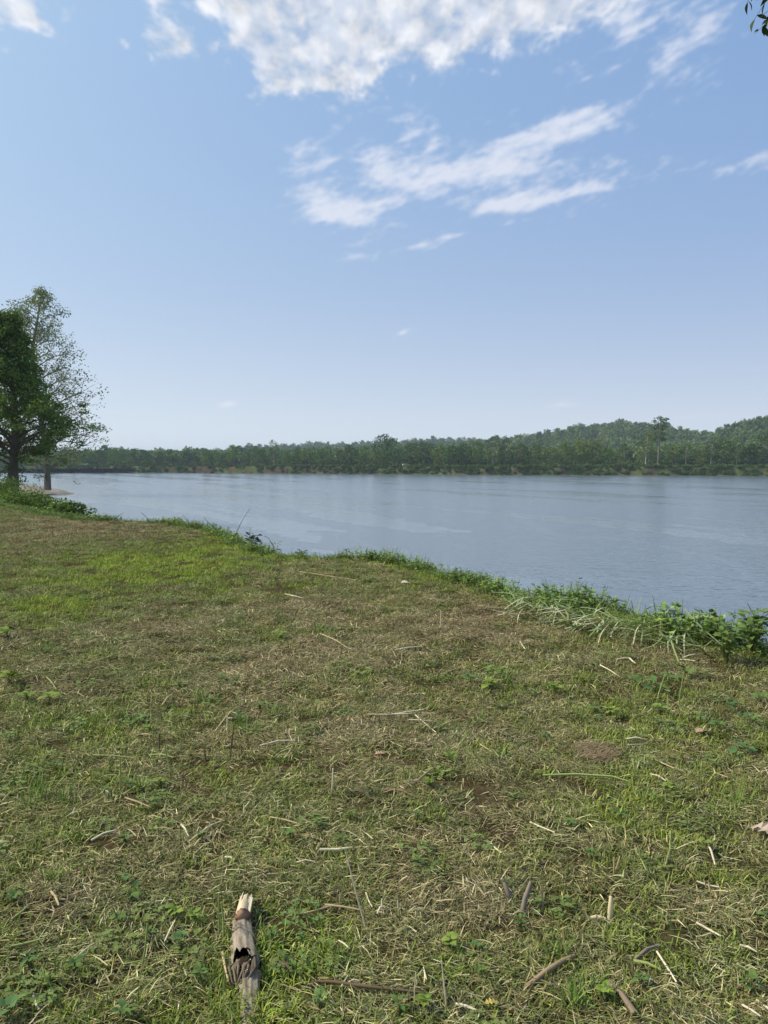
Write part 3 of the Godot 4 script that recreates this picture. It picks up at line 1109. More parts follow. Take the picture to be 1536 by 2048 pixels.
func make_far_side() -> void:
	var ts := [-20.0, -4.0, -0.5, 0.0, 0.6, 1.2, 1.8, 2.4, 3.0, 3.6, 4.2, 4.8, 5.4, 6.0, 6.8, 7.8, 9.0, 11.0, 14.0, 20.0, 40.0, 90.0, 220.0, 600.0, 1400.0, 3000.0]
	var xs := steps(-2600.0, 2600.0, -330.0, 280.0, 1.6, 1.15)
	var s := Shape.new()
	for t in ts:
		for x in xs:
			s.v.append(Vector3(x, far_height(x, t), farline(x) - t))
			var e := noise.get_noise_2d(x * 7.0, t * 8.0)
			var bare := clampf(0.75 + e * 1.6 - smoothstep(-40.0, 60.0, x) * 0.55, 0.0, 1.0)
			var earth := Color(0.10, 0.078, 0.055).lerp(Color(0.06, 0.052, 0.036), clampf(0.5 + noise.get_noise_2d(x * 25.0, t * 30.0) * 1.4, 0.0, 1.0))
			var green := Color(0.07, 0.105, 0.035).lerp(Color(0.12, 0.15, 0.05), clampf(0.5 + e, 0.0, 1.0))
			s.c.append(green.lerp(earth, bare if t < 6.5 else 0.0) if t < 60.0 else Color(0.07, 0.10, 0.035))
	var w := xs.size()
	for r in ts.size():
		for q in w:
			var k := r * w + q
			var ex := s.v[r * w + mini(q + 1, w - 1)] - s.v[r * w + maxi(q - 1, 0)]
			var ez := s.v[mini(r + 1, ts.size() - 1) * w + q] - s.v[maxi(r - 1, 0) * w + q]
			s.n.append(ex.cross(ez).normalized())
			if r and q:
				s.i.append(k); s.i.append(k - w); s.i.append(k - w - 1)
				s.i.append(k); s.i.append(k - w - 1); s.i.append(k - 1)
	tag(put("far_bank", s.mesh(), M.far_earth), "eroded earth bank with a grassy top across the river", "", "", "structure")
	var hx := []
	for k in 131: hx.append(-1700.0 + k * 26.0)
	var hz := []
	for k in 80: hz.append(-2450.0 + k * 25.0)
	tag(put("hills", sheet(hx, hz, hill_height, func(_x, _z, _y): return Color(0.05, 0.08, 0.03)).mesh(), M.far_earth), "low wooded hills rising behind the far bank", "", "", "structure")

	# kinds of far tree (about 20 m tall, scaled where they stand)
	var green := Color(0.14, 0.21, 0.055)
	var brown := Color(0.16, 0.13, 0.10)
	far_kind([[3.5, 3.0, 3.0], [8.0, 6.0, 6.0], [13.0, 6.2, 6.2], [17.0, 4.5, 4.5], [20.0, 1.2, 1.2]], 0.45, 20, 4, 1.7, 16, 0.85, brown, green)
	far_kind([[5.0, 2.5, 2.5], [9.0, 4.5, 5.0], [14.0, 5.0, 4.4], [18.0, 3.0, 3.0], [20.0, 0.8, 0.8]], 0.4, 18, 4, 1.6, 15, 0.8, brown, Color(0.155, 0.23, 0.06))
	far_kind([[3.0, 4.0, 4.0], [7.0, 7.5, 7.0], [11.0, 8.0, 7.5], [15.0, 6.5, 6.0], [17.0, 2.0, 2.0]], 0.5, 22, 4, 1.9, 16, 0.9, brown, Color(0.13, 0.195, 0.055))
	far_kind([[2.0, 2.5, 2.5], [5.0, 5.0, 5.0], [9.0, 5.5, 5.5], [12.0, 4.0, 4.0], [14.0, 1.0, 1.0]], 0.35, 18, 4, 1.7, 16, 0.8, brown, Color(0.145, 0.21, 0.065))
	far_kind([[7.0, 2.5, 3.0], [11.0, 5.0, 5.5], [15.0, 5.5, 5.0], [18.5, 3.5, 3.5], [20.0, 1.0, 1.0]], 0.38, 16, 4, 1.6, 14, 0.8, Color(0.36, 0.33, 0.28), Color(0.13, 0.18, 0.055), 1.2)
	far_kind([[4.0, 3.5, 3.5], [8.0, 5.0, 4.5], [12.0, 4.0, 5.0], [16.0, 4.5, 4.0], [20.0, 2.0, 2.0]], 0.42, 18, 3, 1.7, 11, 0.8, Color(0.22, 0.2, 0.17), Color(0.15, 0.20, 0.07))
	# the tall tree with a split crown
	far_kind([[14.0, 2.0, 3.5], [18.0, 4.2, 4.2], [21.5, 3.8, 4.2], [25.0, 3.2, 4.0], [27.0, 2.2, 2.6]], 0.5, 15, 4, 1.35, 15, 0.8, Color(0.2, 0.18, 0.15), green, 0.8)

	# the front row along the bank: column, row of its top, width, kind, setback
	var common := "leafy tree in the front row along the far bank"
	var row := [[-60, 900, 1.1, 0, 25, ""], [-20, 905, 1.0, 2, 22, ""], [20, 902, 1.1, 0, 25, ""], [70, 906, 1.1, 2, 20, ""], [118, 907, 1.0, 0, 22, ""], [150, 903, 1.0, 1, 26, ""], [182, 905, 1.1, 2, 24, ""],
		[207, 903, 0.9, 0, 22, ""], [229, 896, 1.0, 0, 18, "dark round tree ending the wood across the water from the sycamore"], [262, 915, 1.0, 3, 16, ""], [296, 904, 0.9, 0, 14, "lone dark tree on the low bank beside the round tree"], [318, 912, 0.9, 3, 16, ""],
		[345, 923, 0.9, 3, 10, "small round bush-like tree in the gap of the far bank"], [373, 922, 0.9, 3, 10, "second small round bush-like tree in the gap of the far bank"],
		[413, 901, 0.9, 0, 14, ""], [437, 904, 0.8, 1, 14, ""], [466, 890, 1.0, 1, 14, ""], [503, 887, 1.0, 5, 16, ""], [525, 899, 0.9, 1, 14, ""], [548, 881, 0.8, 5, 14, "tall loose-crowned tree standing over the low far hill"],
		[572, 905, 0.9, 0, 12, ""], [592, 898, 0.9, 1, 16, ""], [613, 901, 0.9, 2, 18, ""], [638, 900, 0.9, 0, 12, ""], [656, 892, 0.9, 1, 16, ""], [655, 915, 0.8, 3, 6, "bushy tree growing down the face of the far bank"], [681, 900, 0.8, 2, 16, ""],
		[700, 890, 1.0, 0, 14, ""], [726, 892, 1.0, 1, 16, ""], [764, 871, 0.95, 0, 13, "tall dark tree standing over the row above the white van"], [786, 876, 0.9, 1, 15, ""], [820, 887, 1.0, 0, 22, ""], [850, 884, 1.0, 2, 22, ""], [879, 890, 1.0, 0, 16, ""],
		[905, 892, 1.0, 2, 14, ""], [930, 887, 1.0, 0, 16, ""], [955, 883, 0.9, 1, 14, ""], [986, 872, 1.0, 5, 14, "tall pale green tree in the middle of the far row"], [1010, 877, 0.9, 5, 16, ""], [1040, 889, 1.0, 2, 12, ""], [1070, 890, 1.0, 0, 12, ""],
		[1101, 894, 1.0, 2, 14, ""], [1130, 886, 1.0, 0, 14, ""], [1158, 879, 0.9, 0, 16, ""], [1184, 881, 1.0, 2, 16, ""], [1215, 896, 1.0, 3, 12, ""], [1247, 889, 0.9, 4, 13, "tree with a pale leaning trunk near the tall split-crowned tree"], [1290, 864, 0.8, 4, 12, "tall tree with a straight pale trunk beside the split-crowned tree"],
		[1315, 834, 0.95, 6, 26, "tallest far tree, its bare trunk carrying a split crown"], [1345, 891, 1.0, 2, 16, ""], [1370, 886, 1.0, 4, 12, ""], [1400, 893, 0.9, 3, 14, ""], [1420, 883, 1.0, 4, 12, ""], [1446, 879, 1.1, 0, 14, ""], [1472, 880, 1.0, 4, 13, ""], [1500, 889, 1.0, 3, 14, ""],
		[1532, 870, 1.1, 2, 16, ""], [1570, 878, 1.0, 0, 14, ""], [1610, 880, 1.0, 2, 14, ""]]
	var plain_row := []
	var back_row := []
	for a in row:
		var ft := far_from_row(a[0], a[1], a[2], a[3], a[4], "far_tree", a[5] if a[5] else common, "trees along the far bank")
		if a[5] == "":
			plain_row.append([a[0], ft])
	for k in 62:
		var px := -50.0 + k * 27.0 + rng.randf_range(-9, 9)
		var top := 911.0 - smoothstep(560.0, 900.0, px) * 9.0 + rng.randf_range(-10, 10)
		if px > 250.0 and px < 400.0:
			top += 6.0
		back_row.append([px, far_from_row(px, top, 1.05, [0, 2, 1, 3, 0][k % 5], rng.randf_range(34, 75), "wood_tree", "leafy tree of the wood behind the front row across the river", "trees behind the front row")])

	count_off(plain_row, "leafy front-row tree across the river")
	count_off(back_row, "wood tree behind the far front row")
	# shrubs hanging on the far bank, and the wooded mass behind
	var bush := []
	for k in 3:
		var c := Shape.new()
		var ends := []
		for j in 16: ends.append(ball() * Vector3(1.3, 0.8, 1.0) + Vector3(0, 0.6, 0))
		clumps(c, ends, 0.6, 16, 0.42, Color(0.085, 0.13, 0.04))
		bush.append(c.mesh())
	var scrub := base("bank_scrub")
	tag(scrub, "low green scrub hanging over the far bank", "undergrowth", "", "stuff")
	var places := [[], [], []]
	var tints := [[], [], []]
	for k in 3600:
		var x := rng.randf_range(-330, 270)
		var keep := 0.42 + 0.6 * smoothstep(-60.0, 40.0, x) + noise.get_noise_1d(x * 4.0) * 0.5
		if rng.randf() > keep:
			continue
		var t := rng.randf_range(1.6, 8.5)
		var sc := rng.randf_range(0.5, 1.25)
		places[k % 3].append(Transform3D(Basis(Vector3.UP, rng.randf() * TAU).scaled(Vector3(sc, sc * rng.randf_range(0.7, 1.1), sc)), Vector3(x, far_height(x, t) - 0.3, farline(x) - t)))
		tints[k % 3].append(tone(Color.WHITE, 0.3))
	for k in 700:   # undergrowth among the trunks
		var x := rng.randf_range(-330, 270)
		if x > -150.0 and x < -62.0 and rng.randf() < 0.75:
			continue
		var t := rng.randf_range(16, 60)
		var sc := rng.randf_range(1.2, 3.0)
		places[k % 3].append(Transform3D(Basis(Vector3.UP, rng.randf() * TAU).scaled(Vector3(sc, sc, sc)), Vector3(x, far_height(x, t) - 0.4, farline(x) - t)))
		tints[k % 3].append(tone(Color(0.85, 0.9, 0.85), 0.25))
	for k in 3: scatter("foliage", bush[k], M.leaf_far, places[k], tints[k], scrub)

	var woods := base("hill_forest")
	tag(woods, "dense green forest covering the hills beyond the river", "forest", "", "stuff")
	var crowns := []
	for k in 4:
		var c := Shape.new()
		var ends := []
		for j in 26:
			var o := ball()
			ends.append(Vector3(o.x * 3.6, 8.0 + o.y * 4.2, o.z * 3.6))
		clumps(c, ends, 1.7, 13, 1.25, [Color(0.12, 0.18, 0.06), Color(0.14, 0.205, 0.065), Color(0.105, 0.16, 0.055), Color(0.155, 0.215, 0.075)][k])
		c.tube([Vector3(0, -1, 0), Vector3(0, 9, 0)], [0.35, 0.15], 5, brown)
		crowns.append(c.mesh())
	places = [[], [], [], []]
	tints = [[], [], [], []]
	for r in 3:
		var d: float = RIDGES[r].d
		var wide: float = RIDGES[r].w
		for k: int in [5200, 4200, 2600][r]:
			var b := rng.randf_range(-0.66, 0.66) if r < 2 else rng.randf_range(0.36, 0.72)
			var z := -rng.randf_range(d - wide * 1.5, d + wide * 0.35)
			var x := b * d
			var h := hill_height(x, z)
			if r == 0 and x < -330.0:
				continue
			var sc: float = rng.randf_range(0.75, 1.25) * [1.05, 1.3, 1.0][r]
			var v := k % 4
			places[v].append(Transform3D(Basis(Vector3.UP, rng.randf() * TAU).scaled(Vector3(sc, sc * rng.randf_range(0.85, 1.25), sc)), Vector3(x, maxf(h, 0.3) - 0.5, z)))
			tints[v].append(tone(Color(0.72, 0.78, 0.78).lerp(Color(1.12, 1.08, 0.9), clampf(0.5 + noise.get_noise_2d(x * 2.2, z * 2.2) * 1.3, 0.0, 1.0)), 0.25))
	for k in 1500:  # level ground between the bank trees and the hills
		var x := rng.randf_range(-460, 330)
		var z := farline(x) - rng.randf_range(80, 230)
		var sc := rng.randf_range(0.7, 1.05)
		places[k % 4].append(Transform3D(Basis(Vector3.UP, rng.randf() * TAU).scaled(Vector3(sc, sc, sc)), Vector3(x, maxf(0.4, hill_height(x, z)), z)))
		tints[k % 4].append(tone(Color.WHITE, 0.25))
	for k in 4: scatter("foliage", crowns[k], M.leaf_far, places[k], tints[k], woods)

	# two white vehicles parked on the grass of the far bank
	white_vehicle(812.0, 10.5, 3.6, 1.5, "white_van", "small white van parked under the trees on the far bank", "van")
	white_vehicle(171.0, 12.0, 6.6, 1.7, "white_camper", "long white camper parked on the far bank beyond the sycamore", "camper")

func far_from_row(px: float, top: float, wide: float, kind: int, back: float, called: String, label: String, group: String) -> Node3D:
	var d := 420.0
	var x := 0.0
	for k in 6:
		x = bearing(px) * d
		d = -farline(x) + back
	x = bearing(px) * d
	var y := far_height(x, back)
	return far_tree(called, Vector3(x, y - 0.1, -d), kind, rise(top, d) - y, wide, label, group)

func white_vehicle(px: float, back: float, long: float, high: float, called: String, label: String, category: String) -> void:
	var d := 420.0
	var x := 0.0
	for k in 6:
		x = bearing(px) * d
		d = -farline(x) + back
	x = bearing(px) * d
	var o := base(called, Vector3(x, far_height(x, back), -d), 0.12)
	tag(o, label, category)
	var prof := [[-0.5, 0.16], [-0.5, 0.86], [-0.46, 0.98], [0.26, 1.0], [0.36, 0.62], [0.49, 0.54], [0.5, 0.16]]
	var s := Shape.new()
	var white := Color(0.78, 0.78, 0.76)
	var pts := []
	for p in prof: pts.append(Vector2(p[0] * long, p[1] * high + 0.12))
	var hw := 0.85
	for k in pts.size():
		var a: Vector2 = pts[k]
		var b: Vector2 = pts[(k + 1) % pts.size()]
		s.tri(Vector3(a.x, a.y, -hw), Vector3(a.x, a.y, hw), Vector3(b.x, b.y, hw), white)
		s.tri(Vector3(a.x, a.y, -hw), Vector3(b.x, b.y, hw), Vector3(b.x, b.y, -hw), white)
		var mid := Vector2(0, high * 0.5)
		s.tri(Vector3(mid.x, mid.y, hw), Vector3(b.x, b.y, hw), Vector3(a.x, a.y, hw), white)
		s.tri(Vector3(mid.x, mid.y, -hw), Vector3(a.x, a.y, -hw), Vector3(b.x, b.y, -hw), white)
	put("body", s.mesh(), M.white, o)
	var wheel := Shape.new()
	wheel.tube([Vector3(0, 0, -0.1), Vector3(0, 0, 0.1)], [0.3, 0.3], 14, Color(0.02, 0.02, 0.02))
	var wm := wheel.mesh()
	var rim := Shape.new()
	rim.tube([Vector3(0, 0, -0.12), Vector3(0, 0, 0.12)], [0.17, 0.17], 12, Color(0.4, 0.4, 0.4))
	var rim_mesh := rim.mesh()
	for q in [-0.32, 0.34]:
		for side in [-1.0, 1.0]:
			var wl := put("wheel", wm, M.plain, o)
			wl.position = Vector3(q * long, 0.3, side * 0.82)
			put("rim", rim_mesh, M.white, wl)
	for q in [-0.34, -0.08, 0.17]:
		for side in [-1.0, 1.0]:
			var pane := BoxMesh.new()
			pane.size = Vector3(long * 0.17, high * 0.24, 0.03)
			var g := put("window", pane, M.glass_dark, o)
			g.position = Vector3(q * long, high * 0.85, side * (hw + 0.01))

# ------------------------------------------------------------------ trees on the near bank
func make_left_trees() -> void:
	# the airy sycamore on the sand spit
	var d := 130.0
	var px := func(x: float, y: float, dz := 0.0) -> Vector3: return Vector3(bearing(x) * d, rise(y, d), -d + dz)
	var foot: Vector3 = px.call(95.0, 977.0)
	var o := base("sycamore_tree", foot)
	tag(o, "tall airy sycamore with pale trunk on the sand bar by the water", "tree")
	var t := Shape.new()
	var path := []
	for p in [[95, 980, 0], [96, 950, 0], [95, 905, 0.3], [91, 860, 0.6], [86, 800, 0.9], [80, 745, 1.0], [78, 700, 0.8], [84, 655, 0.3], [90, 615, 0.0], [93, 592, 0.0]]:
		path.append(px.call(float(p[0]), float(p[1]), float(p[2])) - foot)
	var top: float = path[-1].y
	var bark := Color(0.19, 0.155, 0.12)
	var reach := [[4.5, 5.0, 4.0], [6.5, 7.6, 5.0], [9.5, 8.6, 6.0], [13.0, 8.0, 6.0], [17.0, 7.8, 6.0], [21.0, 6.6, 6.0], [25.0, 5.6, 5.0], [29.0, 4.2, 4.0], [top, 1.2, 1.2]]
	var ends := limbs(t, path, [0.66, 0.47, 0.42, 0.4, 0.36, 0.34, 0.28, 0.2, 0.12, 0.05], reach, 54, 16, bark, 0.45)
	put("trunk", t.mesh(), M.bark, o)
	var c := Shape.new()
	clumps(c, ends, 1.15, 15, 0.34, Color(0.23, 0.27, 0.13), 0.8, 0.6)
	put("crown", c.mesh(), M.leaf_near, o)
	# leafy sprouts at its foot
	var sp := Shape.new()
	var at := []
	for k in 12: at.append(Vector3(rng.randf_range(-1.6, 1.9), rng.randf_range(0.6, 3.4), rng.randf_range(0.6, 1.4)))
	clumps(sp, at, 0.7, 30, 0.22, Color(0.10, 0.15, 0.05))
	put("sprout_leaves", sp.mesh(), M.leaf_near, o).set_meta("kind", "stuff")

	# the dense tree nearer on the bank, its lower limbs reaching out over the water
	d = 66.0
	foot = Vector3(bearing(26.0) * d, 0.0, -d)
	foot.y = ground_at(foot.x, foot.z) - 0.15
	o = base("maple_tree", foot)
	tag(o, "dense dark green tree at the left edge, limbs reaching over the water", "tree")
	t = Shape.new()
	path = []
	var rad := []
	for k in 9:
		var f := k / 8.0
		path.append(Vector3(sin(f * 4.0) * 0.35, f * 14.2, cos(f * 3.0) * 0.2))
		rad.append(lerpf(0.46, 0.06, pow(f, 0.8)) * (1.4 if k == 0 else 1.0))
	reach = [[3.2, 3.2, 4.0], [4.0, 6.0, 6.0], [5.0, 6.4, 7.0], [6.4, 6.0, 7.0], [7.6, 2.6, 6.0], [9.0, 1.6, 5.0], [11.5, 1.3, 4.0], [13.2, 1.0, 3.0], [15.2, 0.7, 1.5]]
	ends = limbs(t, path, rad, reach, 64, 8, Color(0.13, 0.105, 0.075), 0.3)
	put("trunk", t.mesh(), M.bark, o)
	c = Shape.new()
	clumps(c, ends, 0.72, 85, 0.20, Color(0.13, 0.195, 0.035), 0.55, 0.5, 0.35)
	put("crown", c.mesh(), M.leaf_near, o)
	var vine := Shape.new()
	at = []
	for k in 46:
		var y := rng.randf_range(0.1, 7.0)
		var a := rng.randf() * TAU
		at.append(Vector3(cos(a) * 0.75, y, sin(a) * 0.75))
	clumps(vine, at, 0.5, 34, 0.17, Color(0.08, 0.135, 0.03))
	put("ivy", vine.mesh(), M.leaf_near, o)

	# a thin spray of leaves drooping over the water from a limb
	var spray := Shape.new()
	var s0 := Vector3(4.9, 1.9, 0.4)
	var wand := bough(spray, Vector3(3.2, 3.0, 0.3), s0 + Vector3(0.9, -1.2, 0), 0.03, Color(0.13, 0.11, 0.08), 0.12, 4)
	put("twig", spray.mesh(), M.bark, o)
	var sl := Shape.new()
	clumps(sl, wand.slice(1), 0.45, 11, 0.14, Color(0.09, 0.12, 0.05))
	put("twig_leaves", sl.mesh(), M.leaf_near, o)

	# shrubs down the bank at the left edge: column, row of the top, distance, half width, label
	for a in [[-30, 955, 52.0, 2.4, "tall shrub under the dense tree at the left edge"], [22, 962, 44.0, 2.0, "broad bright green shrub at the foot of the dense tree"], [62, 985, 34.0, 1.5, "green shrub on the bank between the tree and the lower shrubs"], [98, 994, 29.0, 1.1, "rounded green shrub halfway down the bank edge"], [132, 1001, 25.5, 1.0, "lowest green shrub, nearest the open water at the bank edge"], [10, 985, 33.0, 1.7, "yellow-green shrub at the left edge of the mown ground"]]:
		var z: float = -a[2]
		var x: float = bearing(a[0]) * a[2]
		var g := ground_at(x, z)
		var high: float = rise(a[1], a[2]) - g
		var sh := base("shrub", Vector3(x, g - 0.1, z))
		tag(sh, a[4], "shrub", "shrubs on the near bank")
		var stems := Shape.new()
		var fo := Shape.new()
		var tips := []
		for k in 34:
			var q := ball()
			var e := Vector3(q.x * a[3], high * clampf(0.55 + q.y * 0.42, 0.08, 0.95), q.z * a[3])
			e.y *= 1.0 - 0.35 * Vector2(q.x, q.z).length_squared()
			tips.append(e)
			if k < 18:
				bough(stems, Vector3(q.x * 0.2, 0, q.z * 0.2), e, 0.02, Color(0.12, 0.10, 0.06), 0.05, 3)
		clumps(fo, tips, 0.34 * a[3], 110, 0.11, Color(0.115, 0.175, 0.035), 0.7, 0.5, 0.3)
		put("stems", stems.mesh(), M.bark, sh)
		put("foliage", fo.mesh(), M.leaf_near, sh)

# the tree whose lowest twigs hang into the top right corner
func make_right_tree() -> void:
	var foot := on_ground(7.6, 0.8, -0.1)
	var o := base("willow_oak_tree", foot)
	tag(o, "tree with narrow dark leaves hanging into the top right corner", "tree")
	var t := Shape.new()
	var bark := Color(0.13, 0.11, 0.09)
	var path := []
	var rad := []
	for k in 7:
		var f := k / 6.0
		path.append(Vector3(sin(f * 3.0) * 0.2, f * 9.0, 0.2 * f))
		rad.append(lerpf(0.24, 0.04, f) * (1.3 if k == 0 else 1.0))
	var ends := limbs(t, path, rad, [[4.4, 2.4, 2.6], [6.0, 3.0, 3.0], [8.0, 2.2, 2.2], [9.4, 0.8, 0.8]], 14, 5, bark, 0.3)
	put("trunk", t.mesh(), M.bark, o)
	var limb := Shape.new()
	var reach_to := Vector3(2.45, 4.75, -4.5) - foot
	bough(limb, path[3], reach_to, 0.06, bark, 0.05, 6)
	var wands := []
	for k in 7:
		var from := reach_to + Vector3(-0.05 + k * 0.09, -0.02 + k * 0.02, rng.randf_range(-0.25, 0.3) + k * 0.05)
		bough(limb, reach_to + Vector3(0.9, 0.05, 0.85) * (k / 7.0), from, 0.008, bark, 0.02, 4)
		var tip := Vector3([1.95, 2.0, 2.04, 2.1, 2.07, 2.15, 2.25][k], [4.07, 3.99, 3.95, 3.82, 4.0, 4.02, 4.04][k], [-4.25, -4.3, -4.2, -4.22, -4.4, -4.1, -4.0][k]) - foot
		wands.append(bough(limb, from, tip, 0.004, bark, -0.02, 3))
	var limb_part := put("limb", limb.mesh(), M.bark, o)
	var narrow := weed_leaf(0.16)
	for wand in wands:
		for k in 28:
			var f := rng.randf_range(0.25, 1.0) * 4.0
			var p: Vector3 = wand[int(minf(f, 3.9))].lerp(wand[mini(int(minf(f, 3.9)) + 1, 4)], fmod(f, 1.0))
			var l := put("leaf", narrow, leaf_paint(Color(0.05, 0.075, 0.03)), limb_part)
			l.position = p
			l.rotation = Vector3(rng.randf_range(-0.8, 0.8), rng.randf() * TAU, rng.randf_range(-1.5, -0.5))
			l.scale = Vector3.ONE * rng.randf_range(0.055, 0.085)
	var c := Shape.new()
	var away := []
	for e in ends:
		if e.x + foot.x > 0.6 * maxf(0.0, -(e.z + foot.z)) + 2.6:
			away.append(e)
	clumps(c, away, 0.5, 60, 0.10, Color(0.06, 0.10, 0.03))
	put("crown", c.mesh(), M.leaf_near, o)

# ------------------------------------------------------------------ mown ground
func greenness(x: float, z: float, d: float) -> float:
	var g := 0.52 + noise.get_noise_2d(x * 55.0, z * 55.0) * 0.45 + noise.get_noise_2d(x * 190.0 + 70.0, z * 190.0) * 0.30
	for b in GREENER:
		var u: float = (x - b[0]) / b[2]
		var w: float = (z - b[1]) / b[3]
		var r := u * u + w * w
		if r < 4.0:
			g += b[4] * exp(-r)
	if d < 0.4:
		g += 0.35
	return g

func make_grass() -> void:
	var dry := []
	var lush := []
	var clover := []
	for k in 5: dry.append(dry_patch(104, 0.13))
	for k in 5: lush.append(green_patch(60, 0.105, 0.055))
	for k in 3: clover.append(clover_patch(26, 0.09))
	var dp := [[], [], [], [], []]
	var dt := [[], [], [], [], []]
	var gp := [[], [], [], [], []]
	var gt := [[], [], [], [], []]
	var cp := [[], [], []]
	var ct := [[], [], []]
	# from z, to z, patches per square metre, size
	for zone in [[-0.6, -3.0, 200.0, 0.9], [-3.0, -5.0, 165.0, 0.93], [-5.0, -9.0, 100.0, 1.08], [-9.0, -15.0, 65.0, 1.15], [-15.0, -33.0, 42.0, 1.25]]:
		var far: float = -zone[1]
		var half := 0.56 * far + 0.9
		var n := int(half * 2.0 * (zone[0] - zone[1]) * zone[2])
		for k in n:
			var z := rng.randf_range(zone[1], zone[0])
			var x := rng.randf_range(-half, half)
			if absf(x) > -z * 0.56 + 0.9:
				continue
			var d := inland(x, z)
			if d < -0.25:
				continue
			var g := greenness(x, z, d)
			var y := land_height(x, z, d)
			var sc: float = zone[3] * rng.randf_range(0.8, 1.2)
			var slope := Basis(Vector3(rng.randf_range(-1, 1), 0, rng.randf_range(-1, 1)).normalized(), rng.randf_range(0.0, 0.22))
			var t := Transform3D((slope * Basis(Vector3.UP, rng.randf() * TAU)).scaled(Vector3(sc, sc * rng.randf_range(0.8, 1.3), sc)), Vector3(x, y + rng.randf_range(0.0, 0.012), z))
			var v := rng.randi() % 5
			var pick := rng.randf()
			if pick < g * 0.85 - 0.04:
				var lively := clampf(g - 0.35, 0.0, 0.95)
				gp[v].append(t)
				gt[v].append(tone(Color(0.92, 0.88, 0.95).lerp(Color(1.45, 1.40, 0.8), lively), 0.18))
			elif pick < g * 0.85 - 0.01:
				cp[v % 3].append(t)
				ct[v % 3].append(tone(Color.WHITE, 0.2))
			else:
				dp[v].append(t)
				dt[v].append(tone(Color(1.08, 1.0, 0.98).lerp(Color(0.80, 0.95, 0.7), clampf(g, 0.0, 1.0)), 0.22))
	var o := base("dry_clippings")
	tag(o, "dry brown mown clippings lying over the near bank", "clippings", "", "stuff")
	for k in 5: scatter("clippings", dry[k], M.leaf_dry, dp[k], dt[k], o)
	o = base("short_grass")
	tag(o, "short green grass growing through the mown clippings", "grass", "", "stuff")
	for k in 5: scatter("blades", lush[k], M.grass, gp[k], gt[k], o)
	o = base("clover")
	tag(o, "small clover leaves scattered through the mown grass", "ground cover", "", "stuff")
	for k in 3: scatter("leaves", clover[k], M.grass, cp[k], ct[k], o)

